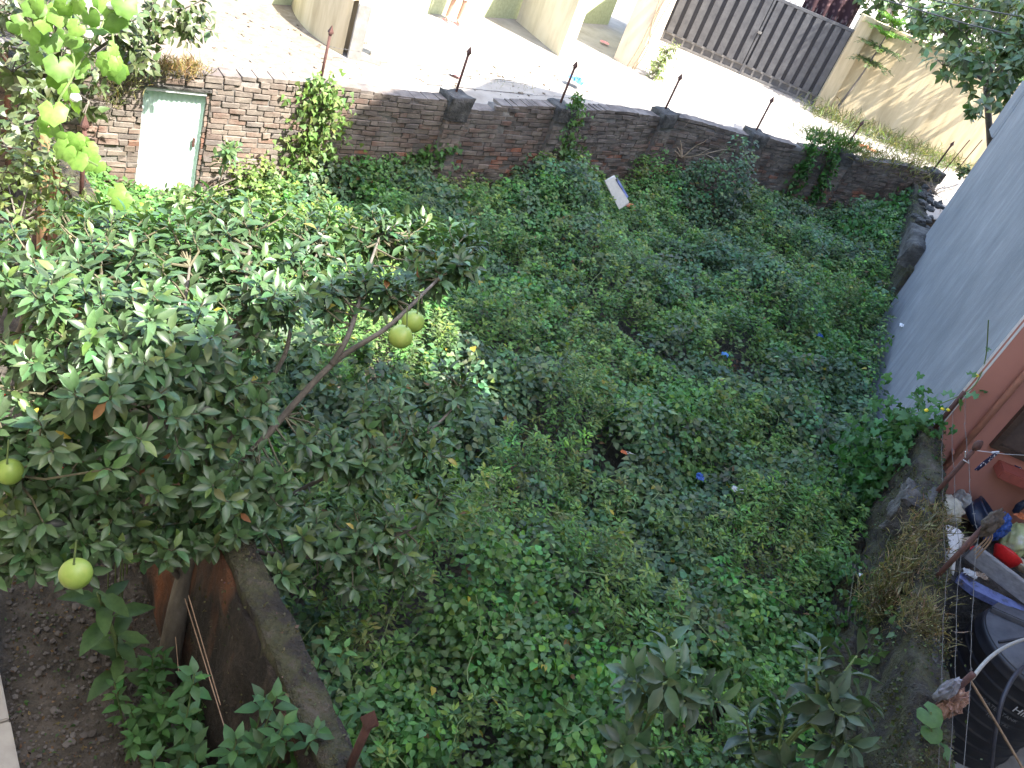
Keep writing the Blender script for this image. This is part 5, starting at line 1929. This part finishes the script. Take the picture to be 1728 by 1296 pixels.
# twine tied round the trunk
for k, (a, b, cc) in enumerate((((312, 1010), (398, 1290), 1.35), ((318, 1005), (372, 1190), 1.42), ((296, 1075), (302, 1140), 1.4))):
    tag(MB().tube([at_np(*a, 1.44), at_np(*b, cc)], 0.0035, 4).build('twine', 'rope'), ('long pale twine running from the citrus trunk to the bottom edge', 'second pale twine slanting down beside the citrus trunk', 'short twine hanging from the lower tie on the trunk')[k], 'twine', 'twine tied to the trunk')


def sapling(name, label, base, tip, n_side, size, col, per=9, spread=0.35, mat='gloss', T=T_CITRUS, single=120, stemr=0.012, group=None, cat='sapling', stem='greenstem', extra=None):
    e = empty(name, label, cat, group)
    base, tip = Vector(base), Vector(tip)
    c = curve_pts([base, base.lerp(tip, 0.5) + Vector((random.gauss(0, .03), random.gauss(0, .03), 0)), tip], 8)
    m = MB()
    m.tube(c, taper(stemr, stemr * 0.35, len(c)), 6)
    tips, dirs = [tip], [(tip - base).normalized()]
    L = (tip - base).length
    for k in range(n_side):
        t = 1 - random.uniform(0.02, min(0.75, 0.75 / max(L, .1)))
        p = base.lerp(tip, t)
        a = random.uniform(0, 6.28)
        d = Vector((math.cos(a), math.sin(a), random.uniform(0.5, 1.1))).normalized()
        q = p + d * spread * random.uniform(0.5, 1.0) * (1.2 - 0.5 * t)
        m.tube([p, (p + q) / 2 + Vector((0, 0, -.02)), q], [stemr * .5, stemr * .4, stemr * .25], 5)
        tips.append(q)
        dirs.append(d)
    m.build('stem', stem, e)
    P, D, N_, S = rosettes(tips, dirs, per, size)
    leafy(e, P, D, N_, S, T, mat, col, single, label, extra=extra)
    return e


def D3(px, py, d):
    return dep(px, py, d)


q = D3(1150, 1125, 3.9)
sapling('citrus_sapling', 'grey-green citrus top at the bottom edge left of its twin', (q.x + .05, q.y - .2, 0.0), q, 17, 0.16, (0.05, 0.092, 0.048), 12, 0.4, extra=[(0.04, (0.14, 0.16, 0.04))], single=150, stemr=0.02)
q = D3(1405, 1165, 4.0)
sapling('citrus_sapling', 'dark citrus top at the bottom edge close to the mossy wall', (q.x + .05, q.y - .2, 0.0), q, 17, 0.17, (0.045, 0.08, 0.045), 12, 0.42, extra=[(0.02, (0.14, 0.16, 0.04))], single=150, stemr=0.02)
q = at(390, 245, 1.45)
sapling('young_citrus', 'thin young citrus with one leaf tuft right of the tin door', at(355, 350, 0.0), at(385, 250, 1.35), 4, 0.16, (0.10, 0.16, 0.06), 11, 0.2, single=40, stem='drytwig')
sapling('young_citrus', 'leafy young citrus shoots below the tin door', at(300, 385, 0.3), at(300, 335, 1.0), 5, 0.16, (0.13, 0.2, 0.07), 9, 0.25, single=40)

# ---- broad-leaved plant on the bare soil
e = empty('broad_leaf_plant', 'tall plant with long drooping leaves standing on the bare soil', 'plant')
pb_ = at(205, 1165, 0.0)
pt_ = at(165, 1000, 1.25)
c = curve_pts([pb_, pb_.lerp(pt_, .5) + Vector((0.05, 0, 0)), pt_], 8)
MB().tube(c, taper(0.022, 0.01, len(c)), 7).build('stem', 'greenstem', e, True)
P, D, N_, S = [], [], [], []
for i in range(20):
    t = 0.25 + 0.75 * i / 19
    p = c[min(int(t * (len(c) - 1)), len(c) - 1)]
    a = i * 2.3
    P.append(p)
    D.append((math.cos(a), math.sin(a), 0.35))
    N_.append((-.3 * math.cos(a), -.3 * math.sin(a), 1))
    S.append(random.uniform(0.2, 0.33))
leaf_objs(leaf_variants('broad', T_BROAD, 'big', [(0.06, 0.12, 0.045), (0.075, 0.14, 0.05), (0.05, 0.10, 0.04)]), P, D, N_, S, e)


# ---- weeds at the bottom left
def weed(label, spots, size, col, n, hgt, group=None, per=8):
    e = empty('leafy_weed', label, 'weed', group)
    m = MB()
    tips, dirs = [], []
    for i in range(n):
        b = Vector(random.choice(spots)) + Vector((random.gauss(0, .12), random.gauss(0, .12), 0))
        b.z = 0.0
        t = b + Vector((random.gauss(0, .1), random.gauss(0, .1), hgt * random.uniform(0.5, 1.1)))
        m.tube([b, (b + t) / 2, t], [.007, .006, .004], 4, False)
        for f in (1.0, 0.8, 0.62):
            tips.append(b.lerp(t, f))
            dirs.append((t - b).normalized())
    tag(m.build('stems', 'greenstem', e), kind='stuff')
    P, D, N_, S = rosettes(tips, dirs, per, size, 1.0)
    leafy(e, P, D, N_, S, T_BROADW, 'leaf', col, 150, label)
    return e


T_BROADW = tmpl([(0, 0.015), (0.12, 0.1), (0.35, 0.27), (0.65, 0.2), (1, 0)], 0.3, 0.25)
weed('bright leafy weeds at the bottom left below the citrus trunk', [at(270, 1215, 0.3), at(300, 1225, 0.3), at(250, 1250, 0.2)], 0.12, (0.06, 0.15, 0.045), 17, 0.65)
weed('leafy weeds at the bottom edge beside the garden wall', [at_np(430, 1235, 1.38), at_np(480, 1245, 1.4), at_np(400, 1280, 1.3), at_np(360, 1250, 1.25), at_np(520, 1270, 1.42)], 0.12, (0.055, 0.125, 0.045), 34, max(.5, at_np(430, 1225, 1.38).z))
weed('low weeds between the garden wall and the bottom spear post', [at_np(540, 1220, 1.98), at_np(520, 1160, 1.95), at_np(560, 1250, 1.98)], 0.11, (0.07, 0.16, 0.05), 16, 1.5)
# red flowers behind the boughs
e = empty('red_flower_shrub', 'small shrub with red flowers half hidden behind the pomelo boughs', 'shrub')
P = []
for a, b, z in ((205, 915, .75), (197, 887, .8), (183, 918, .7), (12, 664, 1.0), (118, 790, .9), (222, 815, 1.0), (210, 908, .8)):
    p = at(a, b, z)
    P.append(p)
    for k in range(4):
        an = k * 1.57 + a
        lump('flower', p + Vector((math.cos(an) * .03, math.sin(an) * .03, 0)), (.035, .02, .012), 'redfl', e, 1, 0.3, 2, an, an)
m = MB()
for p in P:
    m.tube([(p.x * .98, p.y, 0), p], [.006, .004], 4, False)
tag(m.build('stems', 'greenstem', e), kind='stuff')

# pebbles and scraps on the bare soil
pv = []
for k in range(5):
    bm = bmesh.new()
    bmesh.ops.create_icosphere(bm, subdivisions=1, radius=1)
    for v in bm.verts:
        v.co *= 1 + random.uniform(-.3, .25)
        v.co.z *= 0.55
    me = bpy.data.meshes.new('pebble')
    bm.to_mesh(me)
    bm.free()
    me.materials.append(MAT['pebble'])
    pv.append(me)
pbm = MB()
for k in range(900):
    p = at(random.uniform(10, 330), random.uniform(920, 1296), 0.0)
    r = random.uniform(.005, .016) if random.random() < .93 else random.uniform(.02, .032)
    me = random.choice(pv)
    rot = Matrix.Rotation(random.uniform(0, 6), 3, 'Z')
    pbm.add([rot @ v.co * r + p + Vector((0, 0, r * .2)) for v in me.vertices], [tuple(f.vertices) for f in me.polygons])
tag(pbm.build('pebbles', 'pebble'), 'scattered small stones on the bare garden soil', 'pebbles', kind='stuff')
n = 900
X = np.array([at(random.uniform(10, 330), random.uniform(900, 1296), 0.0)[:] for _ in range(n)])
X[:, 2] = RNG.uniform(.005, .03, n)
C_ = vary((0.11, 0.075, 0.045), n, .4, .1)
mk = RNG.random(n) < .35
C_[mk] = vary((0.05, 0.085, 0.03), int(mk.sum()))
tag(leaf_batch('soil_litter', T_DIA, X, rdir(n, .1), upn(n, .5), RNG.uniform(.012, .04, n), C_, 'leaf'), 'fallen leaves and tiny weeds on the bare garden soil', 'leaf litter', kind='stuff')


# ---------------------------------------------------------------- generic clump tree
def clump_tree(name, label, base, lumps, size, col, per_m3, T=T_CITRUS, mat='leaf', single=0, cat='tree', group=None, trunk_r=0.09, extra=None, per=8, forkf=0.45):
    e = empty(name, label, cat, group)
    base = Vector(base)
    cs = [Vector(l[0]) for l in lumps]
    top = sum(cs, Vector()) / len(cs)
    fork = base.lerp(top, forkf)
    MB().tube(curve_pts([base, base.lerp(fork, .5) + Vector((.05, .03, 0)), fork], 5), taper(trunk_r, trunk_r * .7, 11), 8).build('trunk', 'bark', e, True)
    limbs = []
    m = MB()
    for c in cs:
        L = curve_pts([fork, fork.lerp(c, .55) + Vector((0, 0, .1)), c], 6)
        limbs.append(L)
        m.tube(L, taper(trunk_r * .45, trunk_r * .12, len(L)), 6)
    tips, dirs = [], []
    for (c, r) in lumps:
        c = Vector(c)
        n = max(4, int(per_m3 * r ** 2))
        for i in range(n):
            v = Vector((random.gauss(0, 1), random.gauss(0, 1), random.gauss(.2, 1))).normalized()
            q = c + v * r * random.random() ** .45
            tips.append(q)
            dirs.append((v + Vector((0, 0, .3))).normalized())
            if random.random() < 0.5:
                a = near_limb(q, limbs)
                m.tube([a, q], [.01, .004], 3, False)
    m.build('limbs', 'bark', e)
    P, D, N_, S = rosettes(tips, dirs, per, size, 1.0)
    D[:, 2] -= 0.35
    leafy(e, P, D, N_, S, T, mat, col, single, label, extra=extra)
    return e


def LD(px, py, d, r):
    return (dep(px, py, d), r)


# trees at the top right
clump_tree('broadleaf_tree', 'broad-leaved tree hanging over the street beside the grey house corner', (9.6, 22.4, 0.6),
           [LD(1690, 150, 17, .55), LD(1640, 110, 17, .6), LD(1700, 60, 17.5, .7), LD(1620, 50, 18, .65), LD(1560, 30, 18.5, .6), LD(1650, 185, 16.5, .25), LD(1728, 110, 17, .6), LD(1590, 110, 18, .4), LD(1690, 0, 18, .7), LD(1760, 40, 17, .7)],
           0.27, (0.09, 0.14, 0.06), 60, T=T_BROADW, mat='gloss', single=60, extra=[(0.06, (0.2, 0.24, 0.12))], forkf=0.85)
clump_tree('background_tree', 'dark leafy tree crowding over the yellow wall', (8.2, 30.5, 0.6),
           [LD(1500, 15, 25.5, .9), LD(1560, 60, 25.5, .9), LD(1470, -10, 25.5, .7), LD(1610, 95, 25.5, 1.0), LD(1690, 120, 26, 1.2), LD(1540, -10, 26, 1.1), LD(1640, 20, 26.5, 1.4), LD(1720, 60, 26, 1.4), LD(1700, -20, 27, 1.5), ((6.4, 27.9, 5.0), .8), ((7.6, 27.6, 5.2), 1.0), ((9.0, 27.5, 5.0), 1.0), ((10.5, 27.5, 5.0), 1.0)],
           0.3, (0.07, 0.11, 0.05), 34, T=T_BROADW, mat='leaf', extra=[(0.05, (0.2, 0.16, 0.13))])
# layered feathery sapling by the gate
e = empty('feathery_sapling', 'slim sapling with feathery tiers standing before the yellow wall', 'sapling')
sb = Vector((5.75, 28.2, 0.6))
MB().tube(curve_pts([sb, sb + Vector((.12, 0, .8)), sb + Vector((.2, 0, 1.6)), sb + Vector((.25, 0, 2.9))], 6), taper(.05, .015, 19), 7).build('trunk', 'bark', e, True)
P, D, N_, S, C_ = [], [], [], [], []
brm = MB()
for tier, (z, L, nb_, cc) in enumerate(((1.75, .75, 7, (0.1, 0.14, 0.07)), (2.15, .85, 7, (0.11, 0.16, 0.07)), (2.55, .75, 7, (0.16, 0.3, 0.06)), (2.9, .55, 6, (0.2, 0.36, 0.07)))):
    for k in range(nb_):
        a = k * 6.28 / nb_ + tier
        d = Vector((math.cos(a), math.sin(a), 0.25 + 0.12 * tier))
        o = sb + Vector((.22, 0, z))
        pts = [o + d * L * t + Vector((0, 0, -0.35 * L * t * t)) for t in (0, .33, .66, 1)]
        brm.tube(pts, [.012, .01, .007, .004], 4, False)
        for i in range(34):
            t = i / 33
            p = o + d * L * t + Vector((0, 0, -0.35 * L * t * t))
            sd = d.cross(Vector((0, 0, 1))).normalized() * (1 if i % 2 else -1)
            P.append(p)
            D.append(sd + d * .6 + Vector((0, 0, random.gauss(.1, .25))))
            N_.append((random.gauss(0, .3), random.gauss(0, .3), 1))
            S.append(.2 * (1.1 - .6 * t))
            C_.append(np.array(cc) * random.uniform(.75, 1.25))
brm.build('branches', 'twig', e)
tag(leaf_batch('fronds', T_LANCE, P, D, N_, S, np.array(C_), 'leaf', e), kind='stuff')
# shrub by the gate wall
clump_tree('street_shrub', 'pale dusty shrub growing against the wall end left of the gate', at(1100, 125, SZ), [(at(1120, 100, SZ + .5), .42), (at(1110, 118, SZ + .25), .4), (at(1130, 85, SZ + .75), .3)], 0.1, (0.2, 0.24, 0.12), 150, T=T_HEART, cat='shrub', trunk_r=.03)
clump_tree('corner_shrub', 'dark rounded shrub beyond the wall corner beside the grey house', at(1640, 300, 0.9), [(at(1632, 285, 1.6), .3), (at(1620, 295, 1.5), .2)], 0.12, (0.05, 0.08, 0.04), 160, T=T_HEART, cat='shrub', trunk_r=.03)
for k, (px, py) in enumerate(((1590, 292), (1612, 290))):
    b = at(px, py, 1.6)
    tag(MB().tube([b, b + Vector((.1, 0, .9))], .012, 5).build('iron_rod', 'rust'), ('thin iron rod right of the corner spear post', 'thin iron rod nearest the grey house')[k], 'rod', 'thin rods at the wall corner')
# top left: tree behind the wall, vine with big leaves, shrubs
clump_tree('garden_tree', 'dark leafy tree at the top left behind the big-leaved vine', (-7.2, 9.6, -0.1),
           [LD(60, 40, 8.3, .55), LD(20, 120, 8.0, .5), LD(100, 110, 8.5, .5), LD(200, 60, 9.0, .45), LD(260, 30, 9.5, .5), LD(30, 220, 7.5, .45), LD(100, 0, 8.7, .6), LD(310, 15, 9.6, .35), LD(150, 170, 8.3, .3), LD(240, 90, 9.2, .28), LD(330, 45, 9.6, .25), LD(15, 20, 8.6, .6)],
           0.15, (0.085, 0.115, 0.05), 90, T=T_BROADW, mat='gloss', single=80)
clump_tree('shade_shrub', 'small-leaved shrub at the left edge under the vine', (-4.6, 5.9, -0.1),
           [LD(40, 300, 6.6, .4), LD(100, 350, 6.8, .35), LD(30, 380, 6.3, .35), LD(70, 260, 6.9, .3), LD(140, 390, 6.8, .25), LD(190, 410, 6.8, .25)],
           0.075, (0.12, 0.16, 0.06), 190, T=T_HEART, cat='shrub', trunk_r=.03, single=60)
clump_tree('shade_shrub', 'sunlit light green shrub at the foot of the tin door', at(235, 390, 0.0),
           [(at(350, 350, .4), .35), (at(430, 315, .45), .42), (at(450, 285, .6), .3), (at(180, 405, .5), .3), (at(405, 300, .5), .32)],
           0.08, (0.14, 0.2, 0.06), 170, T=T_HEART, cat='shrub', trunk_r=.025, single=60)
sv = empty('squash_vine', 'climbing vine with large bright lobed leaves at the top left', 'vine')
sq = [(60, 5), (75, 30), (110, 10), (150, 25), (185, 10), (200, 30), (105, 60), (130, 45), (190, 80), (185, 105), (120, 100), (135, 120), (100, 130), (115, 150), (90, 185), (105, 180), (80, 215), (100, 225), (125, 235), (130, 265), (110, 250), (150, 250), (165, 275), (200, 120), (50, 55), (25, 40), (140, 75), (165, 50), (205, 335), (195, 320), (60, 90), (210, 5), (170, 0), (175, 355)]
sq = sq + [(a + random.uniform(-22, 22), b + random.uniform(-22, 22)) for a, b in sq[:24]]
P = [dep(a, b, 5.6 + random.uniform(-.25, .35) + (b > 200) * .5) for a, b in sq]
n = len(P)
D = np.stack([RNG.normal(0, .6, n), RNG.normal(-.3, .5, n), RNG.normal(-.8, .3, n)], -1)
leaf_objs(leaf_variants('squash', T_SQUASH, 'big', [(0.13, 0.23, 0.05), (0.15, 0.27, 0.06), (0.1, 0.19, 0.045)]), P, D, upn(n, .35, (.35, -.7, .6)), RNG.uniform(.065, .125, n), sv)
for ch in ([(60, 0), (110, 60), (125, 120), (95, 185), (120, 250), (165, 280)], [(180, -10), (190, 60), (195, 120)], [(125, 120), (160, 70), (185, 10)]):
    MB().tube(curve_pts([dep(a, b, 5.75 + (b > 200) * .4) for a, b in ch], 6), .007, 5).build('stem', 'greenstem', sv)
for a, b in ((188, 10), (148, 58), (128, 165)):
    lump('flower', dep(a, b, 5.5), (.035, .035, .025), 'white', sv, 2, .3, 2, a)
bp = dep(75, 235, 7.0)
e = tag(MB().tube([(bp.x, bp.y, -.05), bp, (bp.x, bp.y, bp.z + 0.25)], [.045, .042, .04], 10).build('bamboo_pole', 'bamboo', None, True), 'brown bamboo pole holding up the vine at the left edge', 'pole')

# ---------------------------------------------------------------- moss on the old walls
def moss(label, a, b, thick, ztop, n, col, seed):
    a, b = V2(a), V2(b)
    d = (b - a)
    L = d.length
    d.normalize()
    nn = Vector((-d.y, d.x, 0))
    t = RNG.random(n) * L
    s_ = RNG.uniform(-.5, .5, n) * thick
    P = np.stack([a.x + d.x * t + nn.x * s_, a.y + d.y * t + nn.y * s_, ztop + RNG.normal(0, .02, n)], -1)
    face = RNG.random(n) < .4
    P[face, 0] = a.x + d.x * t[face] + nn.x * (thick * .5 + .03)
    P[face, 1] = a.y + d.y * t[face] + nn.y * (thick * .5 + .03)
    P[face, 2] = ztop - np.abs(RNG.normal(0, .45, face.sum()))
    k = vnoise(P[:, 0] + P[:, 2], P[:, 1], .3, seed) > .45
    P = P[k]
    m = len(P)
    tag(leaf_batch('moss', T_DIA, P, RNG.normal(0, 1, (m, 3)), upn(m, .8), RNG.uniform(.012, .035, m), vary(col, m, .35, .15), 'leaf'), label, 'moss', kind='stuff')


moss('olive moss and tiny weeds on the crumbling right-hand wall', RW0, RW1, .26, 1.7, 9000, (0.06, 0.065, 0.028), 21)
moss('thin moss on the coping of the garden wall', LW0, LW1, .2, 1.72, 3500, (0.085, 0.08, 0.05), 22)
moss('moss on the low wall beyond the grey house', (5.62, 14.7), (6.75, 20.7), .3, 1.44, 4000, (0.08, 0.085, 0.03), 23)
